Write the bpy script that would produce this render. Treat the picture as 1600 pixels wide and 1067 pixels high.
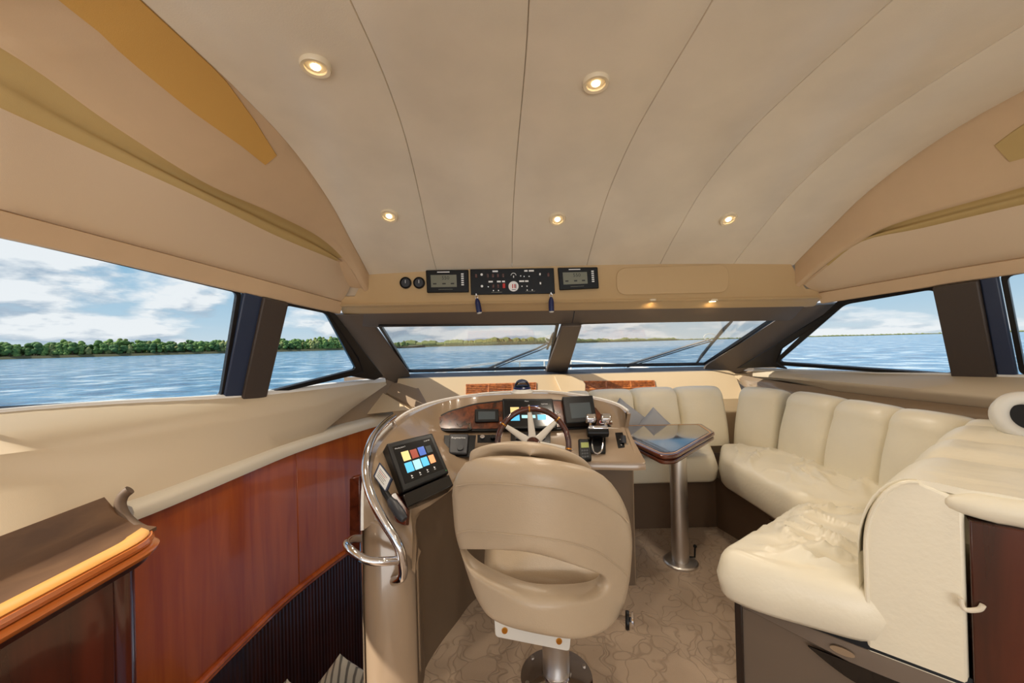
import bpy, bmesh, math, random
from mathutils import Vector, Matrix, noise
from math import sin, cos, pi, radians, sqrt
random.seed(7)
V = Vector
C = bpy.context.scene.collection
scn = bpy.context.scene
for o in list(bpy.data.objects): bpy.data.objects.remove(o)

# ------------------------------------------------------------------ camera
F = 600.0; CZ = 1.25; ROLL = radians(1.4); PITCH = radians(0.33)
fw = V((0, cos(PITCH), sin(PITCH))); u0 = V((0, -sin(PITCH), cos(PITCH))); r0 = V((1, 0, 0))
rt = r0*cos(ROLL) - u0*sin(ROLL); up = u0*cos(ROLL) + r0*sin(ROLL)
cam = bpy.data.objects.new('camera', bpy.data.cameras.new('camera')); C.objects.link(cam)
cam.data.sensor_width = 36; cam.data.lens = 36*F/1600; cam.data.clip_start = .02; cam.data.clip_end = 9000
m3 = Matrix((rt, up, -fw)).transposed()
cam.matrix_world = Matrix.Translation((0, 0, CZ)) @ m3.to_4x4()
scn.camera = cam
EYE = V((0, 0, CZ))

# ------------------------------------------------------------------ view, sky, sun
vs = scn.view_settings; vs.view_transform = 'Standard'; vs.look = 'None'; vs.gamma = 1; vs.use_curve_mapping = False
vs.exposure = 0.15
scn.display_settings.display_device = 'sRGB'
SUN_DIR = V((-.66, -.30, .62)).normalized()
def lin(c):
    return tuple(((x/255)/12.92 if x/255 <= .04045 else ((x/255+.055)/1.055)**2.4) for x in c)
w = bpy.data.worlds.new('sky'); scn.world = w; w.use_nodes = True
nt = w.node_tree; nt.nodes.clear(); N = nt.nodes; L = nt.links
def mth(nt, op, a, b=None, clamp=False):
    n = nt.nodes.new('ShaderNodeMath'); n.operation = op; n.use_clamp = clamp
    for i, x in enumerate((a, b)):
        if x is None: continue
        if isinstance(x, (int, float)): n.inputs[i].default_value = x
        else: nt.links.new(x, n.inputs[i])
    return n.outputs[0]
def ramp(nt, fac, stops, interp='LINEAR'):
    n = nt.nodes.new('ShaderNodeValToRGB'); n.color_ramp.interpolation = interp
    cr = n.color_ramp
    while len(cr.elements) < len(stops): cr.elements.new(.5)
    for e, (p, c) in zip(cr.elements, stops):
        e.position = p; e.color = (*c, 1) if len(c) == 3 else c
    nt.links.new(fac, n.inputs[0]); return n.outputs[0]
tc = N.new('ShaderNodeTexCoord'); sp = N.new('ShaderNodeSeparateXYZ'); L.new(tc.outputs['Generated'], sp.inputs[0])
zc = mth(nt, 'MAXIMUM', sp.outputs[2], 0.0)
grad = ramp(nt, zc, [(0, lin((214, 226, 232))), (.06, lin((186, 213, 230))), (.2, lin((128, 182, 216))), (.5, lin((86, 144, 196))), (1, lin((62, 112, 176)))])
cmb = N.new('ShaderNodeCombineXYZ'); L.new(sp.outputs[0], cmb.inputs[0]); L.new(sp.outputs[1], cmb.inputs[1])
L.new(mth(nt, 'MULTIPLY', mth(nt, 'POWER', zc, .75), 2.2), cmb.inputs[2])
def cloud(off):
    mp = N.new('ShaderNodeMapping'); mp.inputs['Location'].default_value = off; L.new(cmb.outputs[0], mp.inputs[0])
    n = N.new('ShaderNodeTexNoise'); n.inputs['Scale'].default_value = 3.4; n.inputs['Detail'].default_value = 9
    n.inputs['Roughness'].default_value = .56; L.new(mp.outputs[0], n.inputs[0]); return n.outputs[0]
OFF = V((7.3, 2.2, 1.15))
c1 = cloud(OFF); c2 = cloud(OFF + V((-.015, 0, .07)))
mask = ramp(nt, c1, [(.455, (0, 0, 0)), (.53, (1, 1, 1))])
shade = mth(nt, 'SUBTRACT', c1, c2)
sh = ramp(nt, mth(nt, 'ADD', mth(nt, 'MULTIPLY', shade, 5.0), .5), [(.2, lin((176, 192, 208))), (.6, lin((250, 250, 250)))])
mx = N.new('ShaderNodeMixRGB'); L.new(mth(nt, 'MULTIPLY', mask, .92), mx.inputs[0]); L.new(grad, mx.inputs[1]); L.new(sh, mx.inputs[2])
bg = N.new('ShaderNodeBackground'); bg.inputs[1].default_value = 0.92; L.new(mx.outputs[0], bg.inputs[0])
wo = N.new('ShaderNodeOutputWorld'); L.new(bg.outputs[0], wo.inputs[0])
sun = bpy.data.objects.new('sun', bpy.data.lights.new('sun', 'SUN')); C.objects.link(sun)
sun.data.energy = 6.0; sun.data.angle = radians(.6); sun.data.color = (1, .93, .82)
sun.rotation_euler = SUN_DIR.to_track_quat('Z', 'Y').to_euler()
# added fill light behind the camera, tilted up to brighten the ceiling
fill_lamp = bpy.data.objects.new('cockpit_daylight', bpy.data.lights.new('cockpit_daylight', 'AREA')); C.objects.link(fill_lamp)
fill_lamp.data.shape = 'RECTANGLE'; fill_lamp.data.size = 3.6; fill_lamp.data.size_y = 1.1; fill_lamp.data.energy = 62; fill_lamp.data.color = (1, .95, .88)
fill_lamp.location = (.47, -3.1, .55); fill_lamp.rotation_euler = (radians(-90), 0, radians(180)); fill_lamp.rotation_euler = V((0, -1, -.75)).normalized().to_track_quat('Z', 'Y').to_euler()

# ------------------------------------------------------------------ unprojection helpers
def ray(px, py):
    return rt*((px-800)/F) + up*((533.5-py)/F) + fw
def PY(px, py, Y):
    d = ray(px, py); return EYE + d*(Y/d.y)
def PZ(px, py, z):
    d = ray(px, py); return EYE + d*((z-CZ)/d.z)
def PP(px, py, p0, n):
    d = ray(px, py); return EYE + d*((V(p0)-EYE).dot(n)/d.dot(n))
XC = .47
def mir(p): return V((2*XC-p[0], p[1], p[2]))

# ------------------------------------------------------------------ materials
MATS = {}
def mat(name, col, rough=.5, metal=0, bump=None, coat=0, var=0, var_scale=6, emit=None, spec=.5, sheen=0, col2=None, stretch=None):
    m = bpy.data.materials.new(name); m.use_nodes = True; nt = m.node_tree; b = nt.nodes['Principled BSDF']
    c = lin(col); b.inputs['Base Color'].default_value = (*c, 1); b.inputs['Roughness'].default_value = rough
    b.inputs['Metallic'].default_value = metal; b.inputs['Specular IOR Level'].default_value = spec
    if coat: b.inputs['Coat Weight'].default_value = coat; b.inputs['Coat Roughness'].default_value = .06
    if sheen: b.inputs['Sheen Weight'].default_value = sheen
    tcn = nt.nodes.new('ShaderNodeTexCoord'); mp = nt.nodes.new('ShaderNodeMapping'); nt.links.new(tcn.outputs['Object'], mp.inputs[0])
    if stretch: mp.inputs['Scale'].default_value = stretch
    if var:
        n = nt.nodes.new('ShaderNodeTexNoise'); n.inputs['Scale'].default_value = var_scale; n.inputs['Detail'].default_value = 6
        nt.links.new(mp.outputs[0], n.inputs[0])
        c2 = lin(col2) if col2 else tuple(x*(1-var) for x in c)
        r = ramp(nt, n.outputs[0], [(.35, c2), (.65, c)]); nt.links.new(r, b.inputs['Base Color'])
    if bump:
        n = nt.nodes.new('ShaderNodeTexNoise'); n.inputs['Scale'].default_value = bump[0]; n.inputs['Detail'].default_value = 4
        nt.links.new(tcn.outputs['Object'], n.inputs[0])
        bp = nt.nodes.new('ShaderNodeBump'); bp.inputs['Strength'].default_value = bump[1]; bp.inputs['Distance'].default_value = .01
        nt.links.new(n.outputs[0], bp.inputs['Height']); nt.links.new(bp.outputs[0], b.inputs['Normal'])
    if emit:
        b.inputs['Emission Color'].default_value = (*lin(emit[0]), 1); b.inputs['Emission Strength'].default_value = emit[1]
    MATS[name] = m; return m
mat('ceiling_vinyl', (240, 228, 208), .27, bump=(260, .06), var=.10, var_scale=3, spec=.5)
mat('seam', (196, 174, 140), .7)
mat('cornice', (216, 186, 150), .5, bump=(300, .05), var=.05)
mat('cornice_panel', (220, 196, 166), .55, bump=(350, .06))
mat('suede', (196, 168, 112), .8, bump=(400, .1))
mat('suede_gold', (214, 166, 88), .8, bump=(400, .1))
mat('beam', (206, 176, 132), .5, bump=(300, .05))
mat('pillar', (112, 100, 90), .55, bump=(220, .15))
mat('pillar_dark', (70, 60, 54), .5, bump=(220, .15))
mat('pillar_blue', (46, 58, 84), .4)
mat('black_frame', (14, 15, 20), .3)
mat('sill', (240, 238, 234), .35)
mat('coaming', (214, 196, 168), .45, bump=(300, .05))
mat('cream_rail', (232, 222, 202), .4, bump=(200, .05))
mat('dash', (222, 194, 154), .35, bump=(200, .03))
mat('dash_black', (50, 54, 64), .5)
mat('console', (156, 134, 110), .2, coat=.5, spec=.5)
mat('console_inner', (104, 86, 68), .5, bump=(500, .05))
mat('leather', (246, 238, 216), .34, bump=(60, .10), var=.05, var_scale=4)
mat('leather_tan', (190, 170, 144), .34, bump=(240, .10), var=.05)
mat('leather_seam', (160, 138, 106), .6)
mat('chrome', (225, 225, 230), .08, 1)
mat('brushed', (215, 210, 205), .36, 1)
mat('white_paint', (225, 222, 214), .35)
mat('black', (9, 9, 11), .35, spec=.3)
mat('black_gloss', (12, 12, 15), .08, coat=.6)
mat('dark_grey', (48, 50, 56), .4)
mat('blue_plastic', (18, 30, 84), .3)
mat('lcd', (126, 128, 112), .3)
mat('lcd_ink', (40, 42, 38), .5)
mat('lcd_green', (150, 160, 90), .3)
mat('label_white', (226, 226, 224), .4, emit=((220, 220, 220), .12))
mat('red_lit', (150, 30, 22), .4, emit=((190, 30, 20), .25))
mat('gold', (222, 160, 70), .25, 1)
mat('tile_blue', (60, 160, 210), .3, emit=((90, 190, 230), .7))
mat('tile_cyan', (150, 210, 220), .3, emit=((160, 220, 228), .6))
mat('tile_map', (220, 200, 130), .3, emit=((225, 205, 140), .5))
mat('tile_red', (150, 60, 40), .3, emit=((160, 60, 40), .3))
mat('tile_deep', (50, 90, 180), .3, emit=((60, 100, 190), .5))
mat('tile_orange', (240, 160, 110), .3, emit=((240, 160, 110), .5))
mat('screen_black', (14, 15, 17), .12, emit=((24, 26, 28), .2))
mat('screen_radar', (60, 66, 68), .15, emit=((90, 96, 96), .2))
mat('white_spoke', (232, 228, 220), .3)
mat('green_led', (20, 120, 40), .4, emit=((20, 150, 40), .4))
mat('grey_cloth', (158, 162, 170), .9, bump=(300, .2))
mat('white_cloth', (226, 226, 224), .9, bump=(260, .2))
mat('mirror_table', (70, 60, 55), .04, spec=1, coat=1)
mat('foredeck', (225, 225, 222), .5)
mat('shore', (88, 86, 58), .95)
mat('trunk', (80, 66, 50), .9)
mat('plinth', (104, 84, 66), .6, bump=(300, .1))
mat('gelcoat_brown', (112, 98, 86), .2, coat=.6)
mat('dark_trim', (34, 22, 18), .35, coat=.3)
mat('bulb', (255, 240, 200), .3, emit=((255, 226, 170), 14))
mat('lamp_ring', (236, 220, 190), .25)
def wood(name, a, b, scale, rough, coat, stretch=(1, 1, .08), detail=5):
    m = mat(name, a, rough, coat=coat); nt = m.node_tree; bs = nt.nodes['Principled BSDF']
    mp = [n for n in nt.nodes if n.type == 'MAPPING'][0]; mp.inputs['Scale'].default_value = stretch
    n = nt.nodes.new('ShaderNodeTexNoise'); n.inputs['Scale'].default_value = scale; n.inputs['Detail'].default_value = detail
    n.inputs['Distortion'].default_value = .6; nt.links.new(mp.outputs[0], n.inputs[0])
    nt.links.new(ramp(nt, n.outputs[0], [(.3, lin(b)), (.68, lin(a))]), bs.inputs['Base Color'])
wood('cherry', (184, 88, 24), (150, 62, 14), 14, .25, .25)
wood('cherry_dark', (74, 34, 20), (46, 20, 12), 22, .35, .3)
wood('mahogany', (104, 50, 30), (64, 26, 16), 16, .15, .8, (1, .2, 1))
wood('mahogany_wheel', (84, 34, 20), (52, 20, 12), 30, .12, .9, (1, 1, 1))
wood('blond_wood', (232, 176, 98), (214, 150, 72), 20, .3, .5, (1, .15, 1))
wood('orange_wood', (206, 120, 58), (176, 92, 38), 20, .22, .7, (1, .15, 1))
wood('burl', (122, 62, 32), (44, 20, 12), 26, .16, .7, (1, 1, 1), 10)
wood('burl_light', (226, 134, 62), (150, 78, 34), 40, .3, .4, (1, 1, 1), 10)
wood('shelf_brown', (112, 82, 56), (84, 58, 38), 14, .6, 0, (1, .3, 1))
wood('cabinet_red', (98, 42, 26), (52, 26, 18), 9, .22, .5)
# carpet with embossed leaf veins
m = mat('carpet', (176, 148, 118), .95, sheen=.3); nt = m.node_tree; bs = nt.nodes['Principled BSDF']
tcn = nt.nodes.new('ShaderNodeTexCoord')
nd = nt.nodes.new('ShaderNodeTexNoise'); nd.inputs['Scale'].default_value = 5; nt.links.new(tcn.outputs['Object'], nd.inputs[0])
mxv = nt.nodes.new('ShaderNodeMixRGB'); mxv.inputs[0].default_value = .32; nt.links.new(tcn.outputs['Object'], mxv.inputs[1]); nt.links.new(nd.outputs[1], mxv.inputs[2])
def vein(scale, rot):
    mp = nt.nodes.new('ShaderNodeMapping'); mp.inputs['Rotation'].default_value = (0, 0, rot); mp.inputs['Scale'].default_value = (1, .45, 1)
    nt.links.new(mxv.outputs[0], mp.inputs[0])
    v = nt.nodes.new('ShaderNodeTexVoronoi'); v.feature = 'DISTANCE_TO_EDGE'; v.inputs['Scale'].default_value = scale
    nt.links.new(mp.outputs[0], v.inputs['Vector'])
    return ramp(nt, v.outputs['Distance'], [(0, (0, 0, 0)), (.03, (1, 1, 1))])
vv = mth(nt, 'MINIMUM', vein(13, .6), vein(9, -.9))
fn = nt.nodes.new('ShaderNodeTexNoise'); fn.inputs['Scale'].default_value = 420; nt.links.new(tcn.outputs['Object'], fn.inputs[0])
h = mth(nt, 'ADD', vv, mth(nt, 'MULTIPLY', fn.outputs[0], .5))
bp = nt.nodes.new('ShaderNodeBump'); bp.inputs['Strength'].default_value = .4; bp.inputs['Distance'].default_value = .006
nt.links.new(h, bp.inputs['Height']); nt.links.new(bp.outputs[0], bs.inputs['Normal'])
nt.links.new(ramp(nt, vv, [(0, lin((148, 126, 104))), (1, lin((172, 149, 126)))]), bs.inputs['Base Color'])
# glass
def glass(name, tint, refl):
    m = bpy.data.materials.new(name); m.use_nodes = True; nt = m.node_tree; nt.nodes.clear()
    o = nt.nodes.new('ShaderNodeOutputMaterial'); t = nt.nodes.new('ShaderNodeBsdfTransparent'); t.inputs[0].default_value = (*tint, 1)
    g = nt.nodes.new('ShaderNodeBsdfGlossy'); g.inputs['Roughness'].default_value = .02
    fr = nt.nodes.new('ShaderNodeLayerWeight'); fr.inputs[0].default_value = .25
    mx = nt.nodes.new('ShaderNodeMixShader'); nt.links.new(mth(nt, 'MULTIPLY', fr.outputs['Fresnel'], refl), mx.inputs[0])
    nt.links.new(t.outputs[0], mx.inputs[1]); nt.links.new(g.outputs[0], mx.inputs[2]); nt.links.new(mx.outputs[0], o.inputs[0])
    MATS[name] = m
glass('glass', (.95, .97, .98), .35)
glass('dome_glass', (.45, .6, .8), .9)
# water
m = mat('water', (22, 74, 110), .12, spec=.6); nt = m.node_tree; bs = nt.nodes['Principled BSDF']
tcn = nt.nodes.new('ShaderNodeTexCoord')
def wv(scale, sc, det):
    mp = nt.nodes.new('ShaderNodeMapping'); mp.inputs['Scale'].default_value = sc; nt.links.new(tcn.outputs['Object'], mp.inputs[0])
    n = nt.nodes.new('ShaderNodeTexNoise'); n.inputs['Scale'].default_value = scale; n.inputs['Detail'].default_value = det; nt.links.new(mp.outputs[0], n.inputs[0]); return n.outputs[0]
hh = mth(nt, 'ADD', wv(.8, (1, 1, 1), 9), mth(nt, 'MULTIPLY', wv(.04, (1, 1, 1), 3), 3))
bp = nt.nodes.new('ShaderNodeBump'); bp.inputs['Strength'].default_value = .9; bp.inputs['Distance'].default_value = .9
nt.links.new(hh, bp.inputs['Height']); nt.links.new(bp.outputs[0], bs.inputs['Normal'])
cn = wv(.22, (1, 1, 1), 12)
nt.links.new(ramp(nt, cn, [(.36, lin((34, 98, 142))), (.52, lin((84, 146, 184))), (.64, lin((204, 222, 232)))]), bs.inputs['Base Color'])
# foliage
for i, (a, b) in enumerate([((100, 132, 66), (54, 84, 44)), ((128, 154, 80), (66, 100, 50)), ((84, 118, 64), (44, 74, 42)), ((150, 150, 92), (84, 106, 60))]):
    m = mat('foliage%d' % i, a, .95, var=.5, var_scale=.5, col2=b, bump=(1.2, 1))
def stripes(name):
    m = mat(name, (214, 208, 192), .9); nt = m.node_tree; bs = nt.nodes['Principled BSDF']
    t = nt.nodes.new('ShaderNodeTexCoord'); wv_ = nt.nodes.new('ShaderNodeTexWave'); wv_.inputs['Scale'].default_value = 9; wv_.inputs['Distortion'].default_value = 1
    nt.links.new(t.outputs['Object'], wv_.inputs[0])
    nt.links.new(ramp(nt, wv_.outputs[1], [(.1, lin((120, 116, 108))), (.35, lin((214, 208, 192)))]), bs.inputs['Base Color'])
stripes('striped_cloth')

# ------------------------------------------------------------------ mesh kit
class MB:
    def __init__(s): s.v = []; s.f = []
    def add(s, vs, fs):
        b = len(s.v); s.v += [V(v) for v in vs]; s.f += [tuple(i+b for i in f) for f in fs]; return s
    def loft(s, rows, closed_row=False, closed_col=False, cap=False):
        n = len(rows[0]); k = len(rows); fs = []
        for i in range(k if closed_col else k-1):
            for j in range(n if closed_row else n-1):
                a, b = i, (i+1) % k; c, d = j, (j+1) % n
                fs.append((a*n+c, a*n+d, b*n+d, b*n+c))
        if cap: fs += [tuple(range(n))[::-1], tuple((k-1)*n+i for i in range(n))]
        return s.add([p for r in rows for p in r], fs)
    def slab(s, rows, off):
        """grid given thickness by vector or function off(i,j)"""
        g = off if callable(off) else (lambda i, j: off)
        n = len(rows[0]); k = len(rows)
        back = [[V(rows[i][j]) + V(g(i, j)) for j in range(n)] for i in range(k)]
        loop = [(0, j) for j in range(n)] + [(i, n-1) for i in range(1, k)] + [(k-1, j) for j in range(n-2, -1, -1)] + [(i, 0) for i in range(k-2, 0, -1)]
        base = len(s.v); s.loft(rows); b2 = len(s.v); s.loft([r[::-1] for r in back])
        fs = []
        for q in range(len(loop)):
            (i, j), (i2, j2) = loop[q], loop[(q+1) % len(loop)]
            fs.append((base+i*n+j, b2+i*n+(n-1-j), b2+i2*n+(n-1-j2), base+i2*n+j2))
        s.f += fs; return s
    def prism(s, poly, vec):
        n = len(poly); vec = V(vec); a = [V(p) for p in poly]; b = [p+vec for p in a]
        return s.add(a+b, [tuple(range(n))[::-1], tuple(range(n, 2*n))] + [(i, (i+1) % n, n+(i+1) % n, n+i) for i in range(n)])
    def box(s, c, size, R=None):
        c = V(c); R = R or Matrix.Identity(3); vs = []
        for x in (-.5, .5):
            for y in (-.5, .5):
                for z in (-.5, .5): vs.append(c + R @ V((x*size[0], y*size[1], z*size[2])))
        return s.add(vs, [(0, 1, 3, 2), (4, 6, 7, 5), (0, 4, 5, 1), (2, 3, 7, 6), (0, 2, 6, 4), (1, 5, 7, 3)])
    def tube(s, pts, r, n=12, closed=False, cap=True):
        pts = [V(p) for p in pts]; k = len(pts); rows = []; prev = None
        for i, p in enumerate(pts):
            t = (pts[(i+1) % k]-pts[i-1]) if closed else (pts[min(i+1, k-1)]-pts[max(i-1, 0)])
            t.normalize()
            if prev is None: prev = t.orthogonal().normalized()
            a = (prev - t*prev.dot(t)).normalized(); prev = a; b = t.cross(a)
            rr = r[i] if isinstance(r, (list, tuple)) else r
            rows.append([p + (a*cos(2*pi*j/n)+b*sin(2*pi*j/n))*rr for j in range(n)])
        return s.loft(rows, True, closed, cap and not closed)
    def lathe(s, prof, c=(0, 0, 0), axis=(0, 0, 1), n=32, cap=True):
        ax = V(axis).normalized(); a = ax.orthogonal().normalized(); b = ax.cross(a); c = V(c)
        rows = [[c + ax*h + (a*cos(2*pi*j/n)+b*sin(2*pi*j/n))*r for j in range(n)] for r, h in prof]
        return s.loft(rows, True, False, cap)
    def ball(s, c, r, n=16, sc=(1, 1, 1), R=None):
        c = V(c); R = R or Matrix.Identity(3)
        rows = [[c + R @ V((r*sc[0]*sin(t)*cos(2*pi*j/n), r*sc[1]*sin(t)*sin(2*pi*j/n), r*sc[2]*cos(t))) for j in range(n)] for t in [pi*(i+.02)/(n//2) if i == 0 else pi*min(i, n//2-.02)/(n//2) for i in range(n//2+1)]]
        return s.loft(rows, True, False, True)
ORG = {}
def setp(o, label=None, cat=None, group=None, kind=None):
    if label: o['label'] = label
    if cat: o['category'] = cat
    if group: o['group'] = group
    if kind: o['kind'] = kind
    return o
def build(name, mb, material, parent=None, bevel=0, seg=2, smooth=35, world=True, sub=0, label=None):
    vs = mb.v
    if parent is not None: org = ORG[parent.name] if world else V((0, 0, 0))
    else:
        xs = [v.x for v in vs]; ys = [v.y for v in vs]; zs = [v.z for v in vs]
        org = V(((min(xs)+max(xs))/2, (min(ys)+max(ys))/2, min(zs)))
    me = bpy.data.meshes.new(name); me.from_pydata([tuple(v-org) for v in vs], [], mb.f); me.update()
    bm = bmesh.new(); bm.from_mesh(me); bmesh.ops.remove_doubles(bm, verts=bm.verts, dist=1e-6)
    bmesh.ops.recalc_face_normals(bm, faces=bm.faces); bm.to_mesh(me); bm.free()
    me.materials.append(MATS[material] if isinstance(material, str) else material)
    me.shade_smooth(); me.set_sharp_from_angle(angle=radians(smooth))
    o = bpy.data.objects.new(name, me); C.objects.link(o)
    if bevel:
        b = o.modifiers.new('bevel', 'BEVEL'); b.width = bevel; b.segments = seg; b.limit_method = 'ANGLE'; b.angle_limit = radians(40)
    if sub:
        b = o.modifiers.new('sub', 'SUBSURF'); b.levels = b.render_levels = sub
    if parent is not None: o.parent = parent
    else: o.location = org
    ORG[o.name] = org if parent is None else (ORG[parent.name] if world else V((0, 0, 0)))
    if label: o['label'] = label
    return o
def thing(name, label, cat, loc=(0, 0, 0), group=None, kind=None, rot=None):
    o = bpy.data.objects.new(name, None); o.empty_display_size = .05; C.objects.link(o)
    o.location = loc
    if rot is not None: o.rotation_euler = rot.to_euler()
    ORG[o.name] = V(loc); return setp(o, label, cat, group, kind)
def structure(name, loc=(0, 0, 0), label=None): return thing(name, label, None, loc, None, 'structure')
def solo(name, mb, material, label, cat, group=None, kind=None, **k):
    return setp(build(name, mb, material, None, **k), label, cat, group, kind)
def rounded(poly, r, n=5):
    """round corners of a closed 3D polygon"""
    out = []; k = len(poly); P = [V(p) for p in poly]
    for i in range(k):
        a, b, c = P[i-1], P[i], P[(i+1) % k]; rr = r[i] if isinstance(r, (list, tuple)) else r
        d1 = (a-b); d2 = (c-b); q = min(rr, d1.length*.48, d2.length*.48)
        if q < 1e-5: out.append(b); continue
        p1 = b+d1.normalized()*q; p2 = b+d2.normalized()*q
        for j in range(n+1):
            t = j/n; out.append(p1*(1-t)**2 + b*2*t*(1-t) + p2*t*t)
    return out
def spline(pts, n=8, closed=False):
    P = [V(p) for p in pts]; k = len(P); out = []
    for i in range(k if closed else k-1):
        if closed: a, b, c, d = P[i-1], P[i], P[(i+1) % k], P[(i+2) % k]
        else: a, b, c, d = P[max(i-1, 0)], P[i], P[i+1], P[min(i+2, k-1)]
        for j in range(n):
            t = j/n
            out.append(.5*((2*b)+(c-a)*t+(2*a-5*b+4*c-d)*t*t+(3*b-a-3*c+d)*t**3))
    if not closed: out.append(P[-1])
    return out
def interp(tab, y):
    if len(tab[0]) < 3: tab = [(t[0], t[1], 0) for t in tab]
    if y <= tab[0][0]: return V(tab[0][1:])
    for a, b in zip(tab, tab[1:]):
        if y <= b[0]:
            t = (y-a[0])/(b[0]-a[0]); return V(a[1:]).lerp(V(b[1:]), t)
    return V(tab[-1][1:])
def smooth_tab(tab):
    pts = spline([V((t[0], t[1], t[2] if len(t) > 2 else 0)) for t in tab], 8)
    return [tuple(p) for p in pts]
class Face:
    """a rectangular plate laid on a plane: corners TL,TR,BR,BL"""
    def __init__(s, quad, p0=None, n=None, n_hint=None):
        if p0 is not None: s.q = [PP(x, y, p0, n) for x, y in quad]
        else: s.q = [V(p) for p in quad]
        s.n = (s.q[1]-s.q[0]).cross(s.q[3]-s.q[0]).normalized()
        if s.n.dot(EYE-s.q[0]) < 0: s.n = -s.n
    def at(s, u, v, h=0):
        a, b, c, d = s.q
        return a*(1-u)*(1-v)+b*u*(1-v)+c*u*v+d*(1-u)*v + s.n*h
    def rect(s, u0, v0, u1, v1, h0, h1, mb=None):
        mb = mb or MB()
        return mb.prism([s.at(u0, v0, h0), s.at(u1, v0, h0), s.at(u1, v1, h0), s.at(u0, v1, h0)], s.n*(h1-h0))
    def disc(s, u, v, r, h0, h1, mb=None, n=20):
        return (mb or MB()).lathe([(r, h0), (r, h1)], s.at(u, v), s.n, n)
def textmesh(txt, face, u, v, height, h=.001, thick=.0006, align='CENTER', mb=None):
    cu = bpy.data.curves.new('t', 'FONT'); cu.body = txt; cu.align_x = align; cu.align_y = 'CENTER'; cu.size = 1; cu.resolution_u = 2
    o = bpy.data.objects.new('t', cu); me = bpy.data.meshes.new_from_object(o)
    ux = (face.at(1, v)-face.at(0, v)).normalized(); vy = (face.at(u, 0)-face.at(u, 1)).normalized()
    mb = mb or MB(); vs = [face.at(u, v, h) + ux*p.co.x*height + vy*p.co.y*height for p in me.vertices]
    mb.add(vs, [tuple(p.vertices) for p in me.polygons])
    bpy.data.objects.remove(o); bpy.data.curves.remove(cu); bpy.data.meshes.remove(me); return mb

# =================================================================== SHELL
# ---- ceiling of six long panels
ZC = smooth_tab([(-3.3, 2.2), (-1, 2.205), (1.0, 2.21), (1.45, 2.2), (1.75, 2.16), (2.07, 2.055), (2.325, 1.92), (2.61, 1.765)])
def zc_(y): return interp(ZC, y).x
seamF = [-.96, -.50, .013, .52, 1.018, 1.517, 1.93]; seamB = [-.96, -.42, .071, .593, 1.11, 1.60, 1.99]
def seamx(k, y):
    t = max(0, min(1, (y-1.12)/1.48)); t = t*t*(3-2*t); return seamB[k]*(1-t)+seamF[k]*t
YS = [-3.3, -2, -1, 0, .5] + [.7+.08*i for i in range(24)] + [2.61]
ceil = structure('ceiling', (XC, 0, 1.76), 'cream vinyl headliner of long panels with narrow seams')
for k in range(6):
    rows = []
    for y in YS:
        a, b = seamx(k, y), seamx(k+1, y); row = []
        for j in range(11):
            u = j/10; x = a+(b-a)*u; e = min(u, 1-u)*(b-a)
            z = zc_(y) - .03*((x-XC)/1.5)**2 + 0 - .026*sin(pi*u)**.8*min(1, max(0, (2.6-y)/.5))
            if j == 0: x += .0006; z += .004
            if j == 10: x -= .0006; z += .004
            row.append(V((x, y, z)))
        row.insert(1, row[0]+V((.0022, 0, -.004))); row.insert(-1, row[-1]+V((-.0022, 0, -.004)))
        rows.append(row)
    build('ceiling_panel', MB().slab(rows, (0, 0, .02)), 'ceiling_vinyl', ceil)
rows = [[V((x, y, zc_(y)+.035)) for x in (-2.3, -1.2, XC, 2.1, 3.2)] for y in YS]
build('ceiling_backing', MB().slab(rows, (0, 0, .05)), 'seam', ceil)

# ---- longitudinal lines of the side walls: (Y, X, Z)
Lp = dict(
 E=[(-3.3, -.97, 2.22), (.6, -.97, 2.23), (1.05, -.96, 2.225), (1.6, -.95, 2.19), (2.07, -.95, 2.06), (2.325, -.95, 1.925), (2.61, -.95, 1.775)],
 D=[(-3.3, -1.75, 2.23), (.6, -1.58, 2.21), (1.09, -1.45, 2.165), (1.35, -1.37, 2.07), (1.62, -1.26, 1.975), (1.9, -1.15, 1.94), (2.2, -1.06, 1.895), (2.42, -1.0, 1.79), (2.58, -.965, 1.64)],
 Cc=[(-3.3, -1.95, 2.13), (.6, -1.78, 2.13), (1.2, -1.6, 2.035), (1.62, -1.35, 1.92), (2.0, -1.22, 1.845), (2.36, -1.1, 1.80), (2.5, -1.08, 1.78), (2.6, -1.08, 1.70)],
 B=[(-3.3, -2.15, 1.83), (.6, -1.95, 1.81), (1.29, -1.72, 1.748), (2.0, -1.4, 1.65), (2.58, -1.15, 1.566)],
 A=[(-3.3, -2.2, 1.76), (.5, -2.1, 1.73), (1.31, -1.75, 1.657), (2.0, -1.434, 1.557), (2.6, -1.17, 1.48)],
 S=[(-3.3, -2.45, 1.05), (.4, -2.3, 1.05), (1.43, -1.90, 1.048), (2.15, -1.56, 1.0), (2.8, -1.28, .99), (3.25, -1.09, .98)])
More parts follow.
